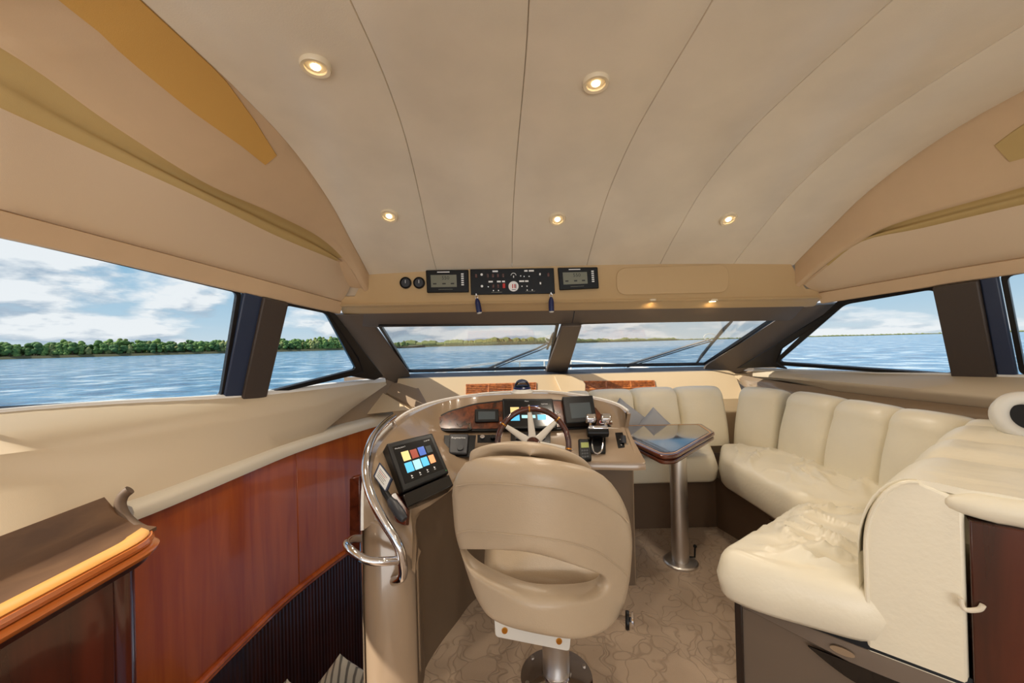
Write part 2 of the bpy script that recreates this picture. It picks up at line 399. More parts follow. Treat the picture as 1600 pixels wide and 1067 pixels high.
Rp = dict(
 E=[(-3.3, 2.0, 2.22), (.6, 2.0, 2.2), (1.5, 1.99, 2.13), (1.8, 1.96, 2.07), (2.07, 1.93, 1.99), (2.325, 1.92, 1.875), (2.61, 1.91, 1.745)],
 D=[(-3.3, 2.6, 1.95), (.6, 2.5, 1.95), (1.3, 2.32, 1.925), (1.65, 2.2, 1.884), (2.02, 2.03, 1.85), (2.2, 1.99, 1.80), (2.42, 1.95, 1.70), (2.6, 1.93, 1.60)],
 Cc=[(-3.3, 2.75, 1.85), (.6, 2.7, 1.85), (1.3, 2.5, 1.83), (1.725, 2.3, 1.817), (2.0, 2.15, 1.80), (2.2, 2.02, 1.787), (2.42, 1.99, 1.68), (2.6, 1.99, 1.60)],
 B=[(-3.3, 3.0, 1.64), (.6, 2.9, 1.63), (1.815, 2.42, 1.60), (2.2, 2.26, 1.577), (2.55, 2.09, 1.548)],
 A=[(-3.3, 3.1, 1.57), (.6, 2.95, 1.56), (1.83, 2.44, 1.525), (2.2, 2.29, 1.50), (2.6, 2.11, 1.47)],
 S=[(-3.3, 3.4, 1.05), (.6, 3.15, 1.05), (1.935, 2.58, 1.023), (2.6, 2.30, 1.0), (3.3, 2.03, .985)])
def pt(tab, y): q = interp(tab, y); return V((q.x, y, q.y))
for T in (Lp, Rp):
    for k in T:
        T[k] = smooth_tab(T[k])
    kk = 0 if T is Lp else 6
    T['E'] = [(y, seamx(kk, y), zc_(y)-.03*((seamx(kk, y)-XC)/1.5)**2+.002) for y in YS]
def side(T, name, sgn):
    wall = structure(name, (XC+sgn*2.2, 0, 1.0), 'cream panelled cabin side of the boat above and below its windows')
    ys = [-3.3, -2, -1, 0, .4] + [.6+.05*i for i in range(41)]
    out = V((sgn*.05, 0, .0))
    # cornice from the ceiling to the lip
    rows = []
    for y in ys:
        e = pt(T['E'], y); d = pt(T['D'], y); row = []
        for j in range(9):
            t = j/8; p = e.lerp(d, t); p.z -= .015*sin(pi*t); row.append(p)
        # rounded lip
        for a in (.25, .5, .75, 1):
            row.append(d + V((sgn*.035*sin(a*pi/2), 0, .0)) + V((0, 0, -.018*sin(a*pi) + .012*a)))
        rows.append(row)
    build('cornice', MB().slab(rows, V((0, 0, .02))), 'cornice', wall, smooth=50)
    # suede groove between lip and bead
    rows = []
    for y in ys:
        d = pt(T['D'], y) + V((sgn*.03, 0, .012)); c = pt(T['Cc'], y)
        if y > 2.36: c = c.lerp(d, .0)
        row = [d.lerp(c, t)+V((sgn*.035*sin(pi*min(1, t*1.6)) if t < .62 else sgn*-.012*sin(pi*(t-.62)/.38), 0, 0)) for t in [i/12 for i in range(13)]]
        rows.append(row)
    nlast = max(i for i, y in enumerate(ys) if y <= 2.4)
    build('groove_lining', MB().slab(rows[:nlast+1], out), 'suede', wall, smooth=50)
    build('lip_end', MB().slab(rows[nlast:], out), 'cornice', wall, smooth=50)
    # broad upper panel
    rows = []
    for y in ys:
        c = pt(T['Cc'], y); b = pt(T['B'], y)
        rows.append([c.lerp(b, t)+V((-sgn*.015*sin(pi*t), 0, 0)) for t in [i/6 for i in range(7)]])
    build('upper_panel', MB().slab(rows, out), 'cornice_panel', wall, smooth=50)
    rows = []
    for y in ys:
        b = pt(T['B'], y)+V((sgn*.004, 0, -.002)); a = pt(T['A'], y)
        rows.append([b, b+V((-sgn*.012, 0, -.006)), b.lerp(a, .5)+V((-sgn*.016, 0, 0)), a+V((-sgn*.012, 0, .004)), a, a+V((sgn*.05, 0, .01))])
    build('fascia', MB().slab(rows, V((sgn*.05, 0, .02))), 'cornice', wall, smooth=30)
    return wall
wall_l = side(Lp, 'wall_left', -1); wall_r = side(Rp, 'wall_right', 1)
# recessed suede insets in the cornices
def inset(T, t0, t1, wall, sgn, m):
    ys = [-3.0+.3*i for i in range(11)] + [.3+.06*i for i in range(40)]
    rows = []
    for y in ys:
        if y > t0[-1][0]: break
        a = interp(t0, y).x; b = interp(t1, y).x
        e = pt(T['E'], y); d = pt(T['D'], y); row = []
        for t in [a+(b-a)*i/6 for i in range(7)]:
            p = e.lerp(d, t); p.z -= .015*sin(pi*t)+.006; row.append(p)
        rows.append(row)
    build('suede_inset', MB().slab(rows, V((0, 0, .004))), m, wall)
def on_cornice(T, px, py):
    best = None
    for i in range(120):
        y = .35+i*.017; e = pt(T['E'], y); d = pt(T['D'], y)
        for j in range(25):
            t = j/24; p = e.lerp(d, t)-V((0, 0, .015*sin(pi*t))); q = p-EYE; k = q.dot(fw)
            x_, y_ = 800+F*q.dot(rt)/k, 533.5-F*q.dot(up)/k; er = (x_-px)**2+(y_-py)**2
            if best is None or er < best[0]: best = (er, y, t)
    return best[1], best[2]
def inset_px(T, upper, lower, wall, sgn, m):
    U = sorted(on_cornice(T, *p) for p in upper); W_ = sorted(on_cornice(T, *p) for p in lower)
    U.insert(0, (-3, U[0][1]*.9)); W_.insert(0, (-3, W_[0][1]*1.02))
    yt = max(U[-1][0], W_[-1][0]); tm_ = (U[-1][1]+W_[-1][1])/2
    U.append((yt+.01, tm_)); W_.append((yt+.01, tm_)); inset(T, U, W_, wall, sgn, m)
inset_px(Lp, [(235, 2), (300, 62), (350, 118), (400, 185), (428, 230), (438, 252)], [(90, 2), (200, 90), (300, 168), (380, 226), (425, 262)], wall_l, -1, 'suede_gold')
inset_px(Rp, [(1556, 226), (1570, 212), (1600, 190), (1640, 165)], [(1560, 247), (1575, 252), (1600, 246), (1640, 232)], wall_r, 1, 'suede')

# ---- front beam carrying the instruments
beam = structure('wall_front', (XC, 2.6, 1.48), 'cream padded beam across the head of the windshield')
def beamz(x, zl): return zl - .012*(x-XC)/1.5
rows = []
xs = [-1.17+3.28*i/30 for i in range(31)]
for x in xs:
    e = 0
    edge = min(x+1.17, 2.11-x)
    drop = max(0, .22-edge)/.22 if edge < .22 else 0
    zt = 1.80 - (.22*min(1, drop*1.0) if edge < .22 else 0)
    zt = 1.78 if edge > .2 else 1.59
    rows.append([V((x, 2.62, beamz(x, zt))), V((x, 2.602, beamz(x, zt-.005))), V((x, 2.60, beamz(x, 1.545))), V((x, 2.585, beamz(x, 1.532))), V((x, 2.578, beamz(x, 1.525))), V((x, 2.585, beamz(x, 1.516))), V((x, 2.62, beamz(x, 1.513)))])
build('beam_fascia', MB().slab(rows, (0, .03, 0)), 'beam', beam, smooth=50)
rows = [[V((x, 2.60, beamz(x, 1.514))), V((x, 2.64, beamz(x, 1.50))), V((x, 2.66, beamz(x, 1.478))), V((x, 2.70, beamz(x, 1.47)))] for x in xs]
build('lower_lip', MB().slab(rows, (0, .03, .01)), 'beam', beam, smooth=50)
for x0, x1 in ((-1.22, -.93), (1.9, 2.2)):
    build('end_filler', MB().box(((x0+x1)/2, 2.665, 1.70), (x1-x0, .04, .34)), 'cornice_panel', beam)
# header between the lip and the glass (dark grey-brown)
rows = [[V((x, 2.67, beamz(x, 1.485))), V((x, 2.80, beamz(x, 1.392))), V((x, 2.84, beamz(x, 1.385)))] for x in (-1.1, -.5, 0, .44)]
build('header', MB().slab(rows, (0, .03, .03)), 'pillar', beam)
rows = [[V((x, 2.67, beamz(x, 1.485))), V((x, 2.80, beamz(x, 1.392))), V((x, 2.84, beamz(x, 1.385)))] for x in (.446, 1.0, 1.6, 2.05)]
build('header', MB().slab(rows, (0, .03, .03)), 'pillar', beam)
solo('storage_hatch', MB().prism(rounded([PY(x, y, 2.6) for x, y in ((963, 419), (1138, 413), (1138, 457), (963, 461))], .075, 8), (0, -.006, 0)), 'beam',
     'rounded oblong cream hatch cover set in the beam right of the gauges', 'hatch', bevel=.003)

# ---- windshield: plane through top (Y 2.82,z 1.385) and bottom (Y 3.6,z 1.0)
gp0 = V((0, 3.6, 1.0)); gn = V((0, .39, .79)).normalized()
def gpt(px, py, off=0): return PP(px, py, gp0, gn)
def ring(outer, inner, vec, mb=None):
    mb = mb or MB(); n = len(outer); v = V(vec)
    rows = [outer, inner, [p+v for p in inner], [p+v for p in outer]]
    return mb.loft(rows, True, True)
def window(name, pix, p0, n, r, fw_, label):
    q = [PP(x, y, p0, n) for x, y in pix]
    nn = n if n.dot(EYE-q[0]) < 0 else -n       # outwards
    root = structure(name, q[0], label)
    inner = rounded(q, r, 6); c = sum(q, V((0, 0, 0)))/len(q)
    outer_q = []
    k = len(q)
    for i in range(k):
        a, b, d = q[i-1], q[i], q[(i+1) % k]
        e1 = (b-a).normalized().cross(nn); e2 = (d-b).normalized().cross(nn)
        if e1.dot(b-c) < 0: e1 = -e1
        if e2.dot(b-c) < 0: e2 = -e2
        bis = (e1+e2); bis = bis/max(.3, bis.dot(e1)) if bis.length > 1e-6 else e1
        outer_q.append(b + bis*(fw_[i] if isinstance(fw_, list) else fw_))
    outer = rounded(outer_q, r, 6)
    build('window_frame', ring(outer, inner, nn*.025), 'black_frame', root, bevel=.002)
    build('glass_pane', MB().prism([p+nn*.010 for p in inner], nn*.006), 'glass', root)
    return root
window('window_1', [(596, 511), (869, 508), (855, 576), (640, 581)], gp0, gn, .02, .022, 'left windshield pane over the bow')
window('window_2', [(908, 507), (1212, 497), (1101, 570), (884, 573)], gp0, gn, .02, .022, 'right windshield pane over the bow')
# centre pillar
q = [gpt(*p) for p in ((877, 506), (908, 505), (886, 578), (852, 580))]
build('centre_pillar', MB().prism([p + V((0, -.035, -.02)) for p in q], (0, .05, .03)), 'pillar', beam, bevel=.01)
# raked corner pillars
def cpillar(pix, back):
    build('corner_pillar', MB().prism(rounded([PY(*p) for p in pix], .01, 2), back), 'pillar', beam, bevel=.012)
cpillar([(515, 492, 2.62), (574, 491, 2.70), (639, 581, 3.52), (643, 594, 3.48), (612, 602, 3.40), (590, 588, 3.25)], (-.03, .07, .02))
cpillar([(1325, 474, 2.62), (1248, 478, 2.70), (1104, 571, 3.52), (1098, 582, 3.48), (1150, 585, 3.40), (1200, 560, 3.2)], (.03, .07, .02))

# ---- side windows on the tumblehome planes
def plane(T, y0, y1, ys):
    a, b, c = pt(T['A'], y0), pt(T['A'], y1), pt(T['S'], ys); n = (b-a).cross(c-a).normalized(); return a, n
pl0, pln = plane(Lp, 1.35, 2.5, 1.9); pr0, prn = plane(Rp, 1.7, 2.55, 2.3)
if pln.x > 0: pln = -pln
if prn.x < 0: prn = -prn
# aft windows: project frame-side points, extending back past the camera
window('window_3', [(-150, 335), (371, 458), (345, 620), (-150, 646)], pl0, pln, .03, .02, 'large aft window on the left, over the wooded shore')
window('window_4', [(446, 477), (510, 490), (557, 577), (414, 614)], pl0, pln, .035, [.02, .03, .05, .02], 'small forward window on the left')
window('window_5', [(1320, 476), (1461, 452), (1489, 585), (1216, 566)], pr0, prn, .04, [.045, .02, .02, .03], 'forward window on the right')
window('window_6', [(1573, 432), (1800, 395), (1800, 606), (1602, 581)], pr0, prn, .03, .02, 'aft window on the right')
def pill(pix, p0, n, m, th, wall, name='window_pillar'):
    q = [PP(x, y, p0, n) for x, y in pix]
    build(name, MB().prism([p - n*th for p in q], n*(th+.02)), m, wall, bevel=.008)
pill([(380, 455), (411, 464), (378, 624), (348, 622)], pl0, pln, 'pillar_blue', .012, wall_l)
pill([(408, 462), (447, 472), (413, 618), (374, 624)], pl0, pln, 'pillar_dark', .03, wall_l)
pill([(1459, 447), (1531, 436), (1560, 590), (1490, 590)], pr0, prn, 'pillar_dark', .03, wall_r)
pill([(1531, 436), (1560, 431), (1591, 588), (1560, 590)], pr0, prn, 'pillar_blue', .012, wall_r)
# black corner gusset where the side glass dies into the raked pillar
pill([(508, 484), (524, 490), (600, 588), (585, 594), (548, 588), (566, 580), (559, 560)], pl0, pln, 'black_frame', .004, wall_l, 'corner_gusset')
pill([(1330, 470), (1316, 473), (1150, 576), (1210, 574), (1230, 577), (1214, 566), (1222, 545)], pr0, prn, 'black_frame', .004, wall_r, 'corner_gusset')
# solid cabin side aft of the aft windows
for T, wl, y1 in ((Lp, wall_l, .25), (Rp, wall_r, .55)):
    rows = [[pt(T['A'], y), pt(T['S'], y)] for y in (-3.3, -2.6)]
    build('aft_post', MB().slab(rows, (.05 if wl is wall_r else -.05, 0, 0)), 'pillar', wl)
    rows = [[pt(T['A'], y), pt(T['S'], y)] for y in (-.9, -.7)]
    build('aft_post', MB().slab(rows, (.05 if wl is wall_r else -.05, 0, 0)), 'pillar', wl)

# ---- sills and coamings
# W: lower edge of coaming (Y, X, Z)
WL = smooth_tab([(-3.3, -1.50, .72), (.6, -1.47, .72), (1.1, -1.46, .72), (1.47, -1.455, .675), (2.0, -1.42, .665), (2.4, -1.365, .665), (2.97, -1.19, .665), (3.66, -.86, .67)])
def coaming(T, W, wall, sgn, crease, ymax=3.25):
    ys = [-3.3, -2, -1, 0] + [.4+.1*i for i in range(29)] + [ymax]
    rows = []; sr = []
    for y in ys:
        s = pt(T['S'], y); wq = pt(W, y)
        if y > 2.6:
            t = (y-2.6)/(ymax-2.6); wq = wq.lerp(s+V((-sgn*.02, 0, -.05)), t)
        k = s.lerp(wq, crease) + V((-sgn*.035, 0, .05))*(1 if y < 2.6 else max(.1, 1-(y-2.6)/.65))
        rows.append([s+V((sgn*.02, 0, .0)), s, s.lerp(k, .5)+V((-sgn*.004, 0, .004)), k, k+V((0, 0, -.02)), k.lerp(wq, .5), wq])
        sr.append([s+V((sgn*.06, 0, .008)), s+V((sgn*.0, 0, .008)), s+V((-sgn*.010, 0, .004)), s+V((-sgn*.014, 0, -.014))])
    build('coaming_panel', MB().slab(rows, (sgn*.03, 0, -.02)), 'coaming', wall, smooth=60)
    build('window_sill', MB().slab(sr, (0, 0, -.012)), 'sill', wall, smooth=60)
coaming(Lp, WL, wall_l, -1, .5)
WR = smooth_tab([(-3.3, 3.0, .84), (.6, 2.9, .85), (1.5, 2.62, .86), (1.9, 2.44, .87), (2.4, 2.22, .885), (2.9, 2.05, .90), (3.3, 1.95, .93)])
coaming(Rp, WR, wall_r, 1, .93)
# brown recess panel below the right coaming
rows = [[pt(WR, y)+V((.03, 0, .0)), pt(WR, y)+V((-.01, 0, -.03)), V((1.99, y, .825)), V((1.985, y, .0))] for y in [-3.3, 0] + [.5+.2*i for i in range(15)]]
build('side_lining', MB().slab(rows, (.02, 0, -.01)), 'console', wall_r, smooth=60)
# cream hand rail capping the cherry wall
rail_top = [(-3.3, -1.50, .72)]
def railpt(y, dz=0, dx=0): q = pt(WL, y); return q+V((dx, 0, dz))
ysr = [1.43+.077*i for i in range(30)]
rows = []
for y in ysr:
    p = railpt(y); rows.append([p+V((-.05, 0, .02)), p+V((0, 0, .012)), p+V((.03, 0, .0)), p+V((.038, 0, -.02)), p+V((.03, 0, -.055)), p+V((.0, 0, -.06)), p+V((-.03, 0, -.06))])
solo('trim_1', MB().slab(rows, (-.03, 0, 0)), 'cream_rail', 'cream padded capping along the top of the cherry wall', None, kind='structure', smooth=60)

# ---- cherry stairwell wall
cw = structure('wall_stairwell', (-1.4, 2, -.9), 'glossy cherry stairwell wall curving along the left side')
def cwx(y, z): p = pt(WL, y); return V((p.x+.005, y, z))
def cpanel(y0, y1, z0, z1, m, name, n=14, dx=0):
    rows = [[cwx(y0+(y1-y0)*i/n, z)+V((dx, 0, 0)) for z in (z1, z0)] for i in range(n+1)]
    return build(name, MB().slab(rows, (-.02, 0, 0)), m, cw, bevel=.002, smooth=60)
cpanel(-.2, 2.395, -.25, .62, 'cherry', 'wood_panel', 24); cpanel(2.40, 3.7, -.25, .62, 'cherry', 'wood_panel')
rows = []
for i in range(40):
    y = .9+2.8*i/39; b = cwx(y, -.235); rows.append([b+V((0, 0, .02)), b+V((.018, 0, .018)), b+V((.026, 0, .006)), b+V((.018, 0, -.006)), b+V((.022, 0, -.014)), b+V((.014, 0, -.026)), b+V((0, 0, -.028))])
build('base_rail', MB().slab(rows, (-.02, 0, 0)), 'cherry', cw, smooth=60)
rows = []
for i in range(420):
    y = .9+2.8*i/419; b = cwx(y, 0); d = .003 if i % 4 < 2 else -.003
    rows.append([V((b.x+d, y, -.26)), V((b.x+d, y, -1.25))])
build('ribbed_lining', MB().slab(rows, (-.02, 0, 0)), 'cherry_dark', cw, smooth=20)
build('end_panel', MB().box((-.9, 3.72, .0), (1.2, .04, 1.3)), 'cherry', cw)
build('door_jamb', MB().prism([PY(546, 748, 2.35), PY(562, 744, 2.35), PY(562, 880, 2.35), PY(546, 870, 2.35)], (0, .05, 0)), 'mahogany', cw, bevel=.004)

# ---- floors
fl = structure('floor', (1, 1, 0), 'beige carpet embossed with curving leaf lines')
path = [(-2.2, -3.3), (3.0, -3.3), (3.0, 3.4), (-.2, 3.4), (-.45, 2.3), (-.50, 1.9), (-.50, 1.35), (-.62, 1.2), (-.62, .55), (-1.5, .5), (-2.2, .5)]
build('carpet', MB().prism([V((x, y, 0)) for x, y in path], (0, 0, -.05)), 'carpet', fl)
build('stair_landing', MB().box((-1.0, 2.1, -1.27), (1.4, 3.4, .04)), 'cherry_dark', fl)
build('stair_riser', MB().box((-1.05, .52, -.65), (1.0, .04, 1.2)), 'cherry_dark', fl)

# =================================================================== DASHBOARD under the windshield
dash = thing('dashboard', 'cream moulded shelf under the windshield running behind helm and sofa', 'dashboard', (XC, 3.4, .3))
xs = [-1.02+2.98*i/24 for i in range(25)]
def dz(x): return -.004*(x-XC)
rows = [[V((x, 3.64, .992)), V((x, 3.60, .988)), V((x, 3.42, .966))] for x in xs]
build('black_cowl', MB().slab(rows, (0, .0, -.02)), 'dash_black', dash)
rows = [[V((x, 3.43, .968)), V((x, 3.41, .962)), V((x, 3.30, .80)), V((x, 3.25, .74)), V((x, 3.24, .2))] for x in xs]
build('front_face', MB().slab(rows, (0, .05, -.03)), 'dash', dash, smooth=30)
for x0, x1 in ((-1.6, -.93), (1.9, 2.5)):
    build('corner_filler', MB().box(((x0+x1)/2, 3.66, .67), (x1-x0, .04, .60)), 'console', dash)
def facet(pix, m='dash'):
    q = [PY(*p) for p in pix]; build('corner_facet', MB().prism(q, (0, .05, -.01)), m, dash)
facet([(583, 604, 3.35), (600, 600, 3.40), (648, 595, 3.41), (672, 641, 3.20), (655, 637, 3.22), (618, 632, 3.3)], 'console')
facet([(548, 640, 3.15), (583, 604, 3.35), (618, 632, 3.28), (640, 640, 3.1), (545, 650, 3.1)])
facet([(1140, 583, 3.41), (1165, 584, 3.35), (1230, 602, 3.2), (1290, 625, 3.0), (1180, 612, 3.25)])
for T, sg in ((Lp, -1), (Rp, 1)):
    rows = []
    for i in range(9):
        y = 2.3+.17*i; q = pt(T['S'], min(y, 3.25)); x = q.x - sg*.42*max(0, y-3.25)*1.0
        rows.append([V((x+sg*.03, y, .965)), V((x+sg*.03, y, .25))])
    build('corner_lining', MB().slab(rows, (sg*.02, 0, 0)), 'console', dash)
# raised mid pod between the two vents
q = [PY(866, 588, 3.37), PY(905, 587, 3.37), PY(915, 600, 3.30), PY(915, 630, 3.20), PY(885, 632, 3.20)]
build('mid_pod', MB().prism(q, (0, .08, .0)), 'dash', dash, bevel=.006)
fp0 = V((0, 3.41, .962)); fn_ = V((0, -.162, .11)).normalized()
def vent(pix, label, posts):
    f = Face(pix, fp0, fn_); root = thing('air_vent', label, 'air vent', f.at(.5, 1), 'burl air vents on the dashboard')
    mb = MB(); t = .04; tv = .12
    build('frame', ring([f.at(0, 0, 0), f.at(1, 0, 0), f.at(1, 1, 0), f.at(0, 1, 0)], [f.at(.015, tv, 0), f.at(.985, tv, 0), f.at(.985, 1-tv, 0), f.at(.015, 1-tv, 0)], f.n*.012), 'burl_light', root, bevel=.001)
    build('backing', f.rect(.01, .05, .99, .95, -.003, .001), 'dark_trim', root)
    for i in range(5):
        v = tv+(1-2*tv)*(i+.5)/5; build('slat', f.rect(.012, v-.042, .988, v+.042, .002, .009), 'burl_light', root, bevel=.001)
    for u in posts: build('post', f.rect(u-.012, .05, u+.012, .95, .009, .013), 'burl_light', root)
vent([(728, 601), (838, 598), (838, 615), (728, 618)], 'burl wood air vent left, with the compass standing before it', [.32, .66])
vent([(911, 596), (1022, 595), (1024, 606), (911, 610)], 'burl wood air vent right of the compass, behind the sofa backs', [.32, .66])
# compass
c = PY(816, 616, 2.28); c.z = .955
cp = thing('compass', 'domed black marine compass with white base on the helm console top', 'compass', c)
R_ = .052
build('base', MB().lathe([(.062, 0), (.064, .006), (.052, .022), (.050, .026)], c), 'white_paint', cp)
build('bezel', MB().lathe([(.050, .026), (.052, .032), (.046, .038)], c), 'blue_plastic', cp)
build('dial', MB().lathe([(.040, .036), (.040, .044), (.02, .048)], c), 'black', cp)
build('dome', MB().lathe([(.047*cos(a), .036+.045*sin(a)) for a in [i*pi/2/10 for i in range(10)]]+[(.001, .081)], c), 'dome_glass', cp)
build('hood', MB().lathe([(.049*cos(a), .036+.047*sin(a)) for a in [.75+i*.08 for i in range(10)]]+[(.004, .0835)], c), 'pillar_blue', cp)

# =================================================================== HELM CONSOLE
con = thing('helm_console', 'beige gelcoat helm console curving round the driver seat with burl panel', 'helm console', (0, 1.9, 0))
# sections: IB (inner bottom), IL (inner lip), C (crease), T1 (rim inner), T2 (rim outer), OB (outer bottom)
def lipz(p): return p
SEC = [
 [(.60, 1.97, 0), (.60, 1.965, .60), (.625, 1.84, .665), (.595, 2.03, .79), (.575, 1.98, .875), (.60, 2.02, .88), (.61, 2.3, .6), (.61, 2.3, 0)],
 [(.56, 1.97, 0), (.56, 1.96, .60), (.56, 1.84, .665), (.56, 2.05, .785), (.55, 2.07, .90), (.56, 2.13, .905), (.57, 2.35, .6), (.57, 2.35, 0)],
 [(.42, 1.98, 0), (.42, 1.97, .60), (.42, 1.86, .665), (.42, 2.07, .78), (.42, 2.155, .930), (.42, 2.24, .932), (.42, 2.42, .6), (.42, 2.42, 0)],
 [(.20, 2.00, 0), (.20, 1.99, .60), (.20, 1.88, .665), (.20, 2.08, .78), (.20, 2.205, .953), (.20, 2.32, .955), (.20, 2.48, .6), (.20, 2.48, 0)],
 [(.00, 2.02, 0), (.00, 2.01, .60), (.00, 1.90, .665), (.00, 2.08, .78), (.00, 2.21, .955), (.00, 2.32, .957), (.0, 2.48, .6), (.0, 2.48, 0)],
 [(-.12, 1.98, 0), (-.12, 1.97, .60), (-.16, 1.88, .665), (-.20, 2.08, .78), (-.20, 2.20, .95), (-.20, 2.29, .952), (-.22, 2.46, .6), (-.22, 2.46, -1.2)],
 [(-.22, 1.88, 0), (-.23, 1.86, .62), (-.23, 1.78, .67), (-.37, 2.085, .787), (-.38, 2.19, .93), (-.42, 2.22, .93), (-.46, 2.36, .6), (-.46, 2.36, -1.2)],
 [(-.28, 1.74, 0), (-.285, 1.70, .63), (-.268, 1.66, .668), (-.45, 1.90, .82), (-.50, 1.96, .905), (-.55, 2.02, .905), (-.62, 2.1, .6), (-.62, 2.1, -1.2)],
 [(-.33, 1.62, 0), (-.34, 1.58, .62), (-.33, 1.53, .657), (-.50, 1.69, .835), (-.54, 1.73, .872), (-.585, 1.77, .87), (-.64, 1.85, .55), (-.64, 1.85, -1.2)],
 [(-.365, 1.50, 0), (-.38, 1.47, .59), (-.385, 1.44, .645), (-.525, 1.52, .80), (-.555, 1.545, .828), (-.59, 1.57, .825), (-.62, 1.64, .5), (-.62, 1.64, -1.2)],
 [(-.36, 1.42, 0), (-.365, 1.40, .53), (-.372, 1.38, .585), (-.49, 1.40, .72), (-.53, 1.41, .745), (-.565, 1.43, .74), (-.585, 1.48, .45), (-.585, 1.48, -1.2)],
 [(-.36, 1.36, 0), (-.36, 1.355, .45), (-.37, 1.35, .50), (-.46, 1.35, .60), (-.50, 1.355, .63), (-.545, 1.36, .60), (-.555, 1.38, .38), (-.555, 1.38, -1.2)],
]
cols = [spline([V(s[k]) for s in SEC], 6) for k in range(8)]
def conrows(ks, sub=None):
    n = len(cols[0]); rows = []
    for i in range(n): rows.append([cols[k][i] for k in ks])
    return rows
build('inner_wall', MB().slab(conrows([0, 1]), (0, .02, 0)), 'console_inner', con, smooth=60)
# shell: lip, desk, face, rim, outer
rows = []
for i in range(len(cols[0])):
    P = [cols[k][i] for k in range(8)]
    a = P[1]; lip = P[2]
    row = [a, lip+V((0, 0, -.035)), lip+V((0, 0, -.006)), lip.lerp(P[3], .03)+V((0, 0, .003)), P[3].lerp(lip, .05), P[3].lerp(P[4], .05), P[4].lerp(P[3], .06), P[4]+V((0, 0, .004)), P[5]+V((0, 0, .002)), P[5].lerp(P[6], .08)+V((0, 0, -.0)), P[6], P[7]]
    rows.append(row)
build('body', MB().loft(rows), 'console', con, smooth=40)
for s, nm in ((SEC[0], 'side_panel'), (SEC[-1], 'end_post')):
    if nm == 'end_post':
        poly = [V(p) for p in s]; poly = [V((p.x, 1.358, p.z)) for p in poly]
        ec = spline([V((-.36, 1.372, .47)), V((-.40, 1.352, .545)), V((-.45, 1.345, .60)), V((-.50, 1.352, .635)), V((-.545, 1.378, .62)), V((-.58, 1.43, .56)), V((-.60, 1.50, .46))], 5)
        rows = [[V((q.x, q.y+.04, q.z+.012)), q+V((0, .006, .004)), q+V((0, 0, -.006)), V((q.x, q.y, -1.2))] for q in ec]
        build(nm, MB().slab(rows, (.0, .03, 0)), 'console', con, smooth=60)
    else:
        poly = [V((.605, p[1], p[2])) for p in s]
        build(nm, MB().prism(poly, (-.02, 0, 0)), 'console', con, bevel=.004)
# raised hood rim (chrome-white edge)
rim = [cols[5][i]+V((0, 0, .004)) for i in range(len(cols[5]))]
build('rim_bead', MB().tube(rim, .006, 8), 'sill', con)
# burl panel and its black surround
bp0 = V((0, 2.08, .78)); bn = V((0, -.17, .125)).normalized(); bn = V((0, -.173, .128)).normalized()
bp0 = V((0, 2.078, .783))+bn*.014
def bpoly(pix, off, r): return rounded([PP(x, y, bp0, bn)+bn*off for x, y in pix], r, 5)
outl = [(678, 655), (700, 643), (740, 631), (790, 625), (850, 624), (905, 627), (950, 638), (975, 652), (976, 664), (960, 667), (860, 672), (760, 674), (690, 674), (680, 668)]
build('panel_surround', MB().prism(bpoly(outl, .006, .03), -bn*.03), 'black', con, bevel=.002)
inl = [(682, 656), (702, 645), (741, 634), (790, 628), (850, 627), (904, 630), (948, 640), (972, 653), (973, 661), (958, 664), (860, 669), (760, 671), (692, 671), (684, 666)]
build('burl_panel', MB().prism(bpoly(inl, .012, .03), -bn*.02), 'burl', con, bevel=.001)
def on_burl(quad): return Face([PP(x, y, bp0+bn*.012, bn) for x, y in quad])
def device(name, f, label, cat, th, m='black', bev=.006, group=None):
    root = thing(name, label, cat, f.at(.5, 1), group)
    build('housing', f.rect(0, 0, 1, 1, 0, th), m, root, bevel=bev, seg=3); return root
def text(root, f, txt, u, v, hgt, h, m='label_white'):
    build('lettering', textmesh(txt, f, u, v, hgt, h), m, root)
# small depth display
f = on_burl([(742, 640), (779, 640), (780, 660), (742, 661)])
d = device('depth_display', f, 'small black depth display on the burl panel left of the steering wheel', 'display', .012)
build('screen', f.rect(.15, .22, .85, .82, .0121, .0135), 'screen_radar', d)
# ignition switch
f = on_burl([(730, 659), (738, 659), (738, 674), (730, 674)])
d = thing('toggle_switch', 'chrome toggle switch low on the burl panel', 'switch', f.at(.5, .5))
build('collar', f.disc(.5, .7, .011, 0, .008), 'black', d)
build('lever', MB().tube([f.at(.5, .7, .006), f.at(.5, .3, .028)], [.006, .010], 12), 'chrome', d)
# main chart plotter behind the wheel
f = on_burl([(785, 624), (863, 624), (871, 671), (786, 672)])
d = device('chart_display', f, 'wide black chart display behind the steering wheel, showing coloured tiles', 'display', .012)
build('screen', f.rect(.04, .08, .96, .92, .0121, .0128), 'screen_black', d)
def tiles(root, f, spec, h=.0135):
    for (u0, v0, u1, v1, m) in spec: build('screen_tile', f.rect(u0, v0, u1, v1, h-.0007, h), m, root)
tiles(d, f, [(.15, .30, .32, .5, 'tile_map'), (.36, .30, .5, .42, 'tile_red'), (.55, .26, .70, .42, 'tile_deep'), (.15, .53, .32, .74, 'tile_blue'), (.36, .56, .62, .66, 'tile_cyan'), (.66, .55, .82, .72, 'tile_blue')])
text(d, f, 'Menu', .48, .10, .010, .0135); text(d, f, '12:47 PM', .82, .2, .010, .0135)
# radar display box
f = on_burl([(877, 626), (924, 624), (931, 664), (883, 668)])
d = device('radar_display', f, 'square black radar display box standing proud right of the steering wheel', 'display', .05)
build('screen', f.rect(.2, .28, .86, .84, .0501, .0512), 'screen_radar', d)
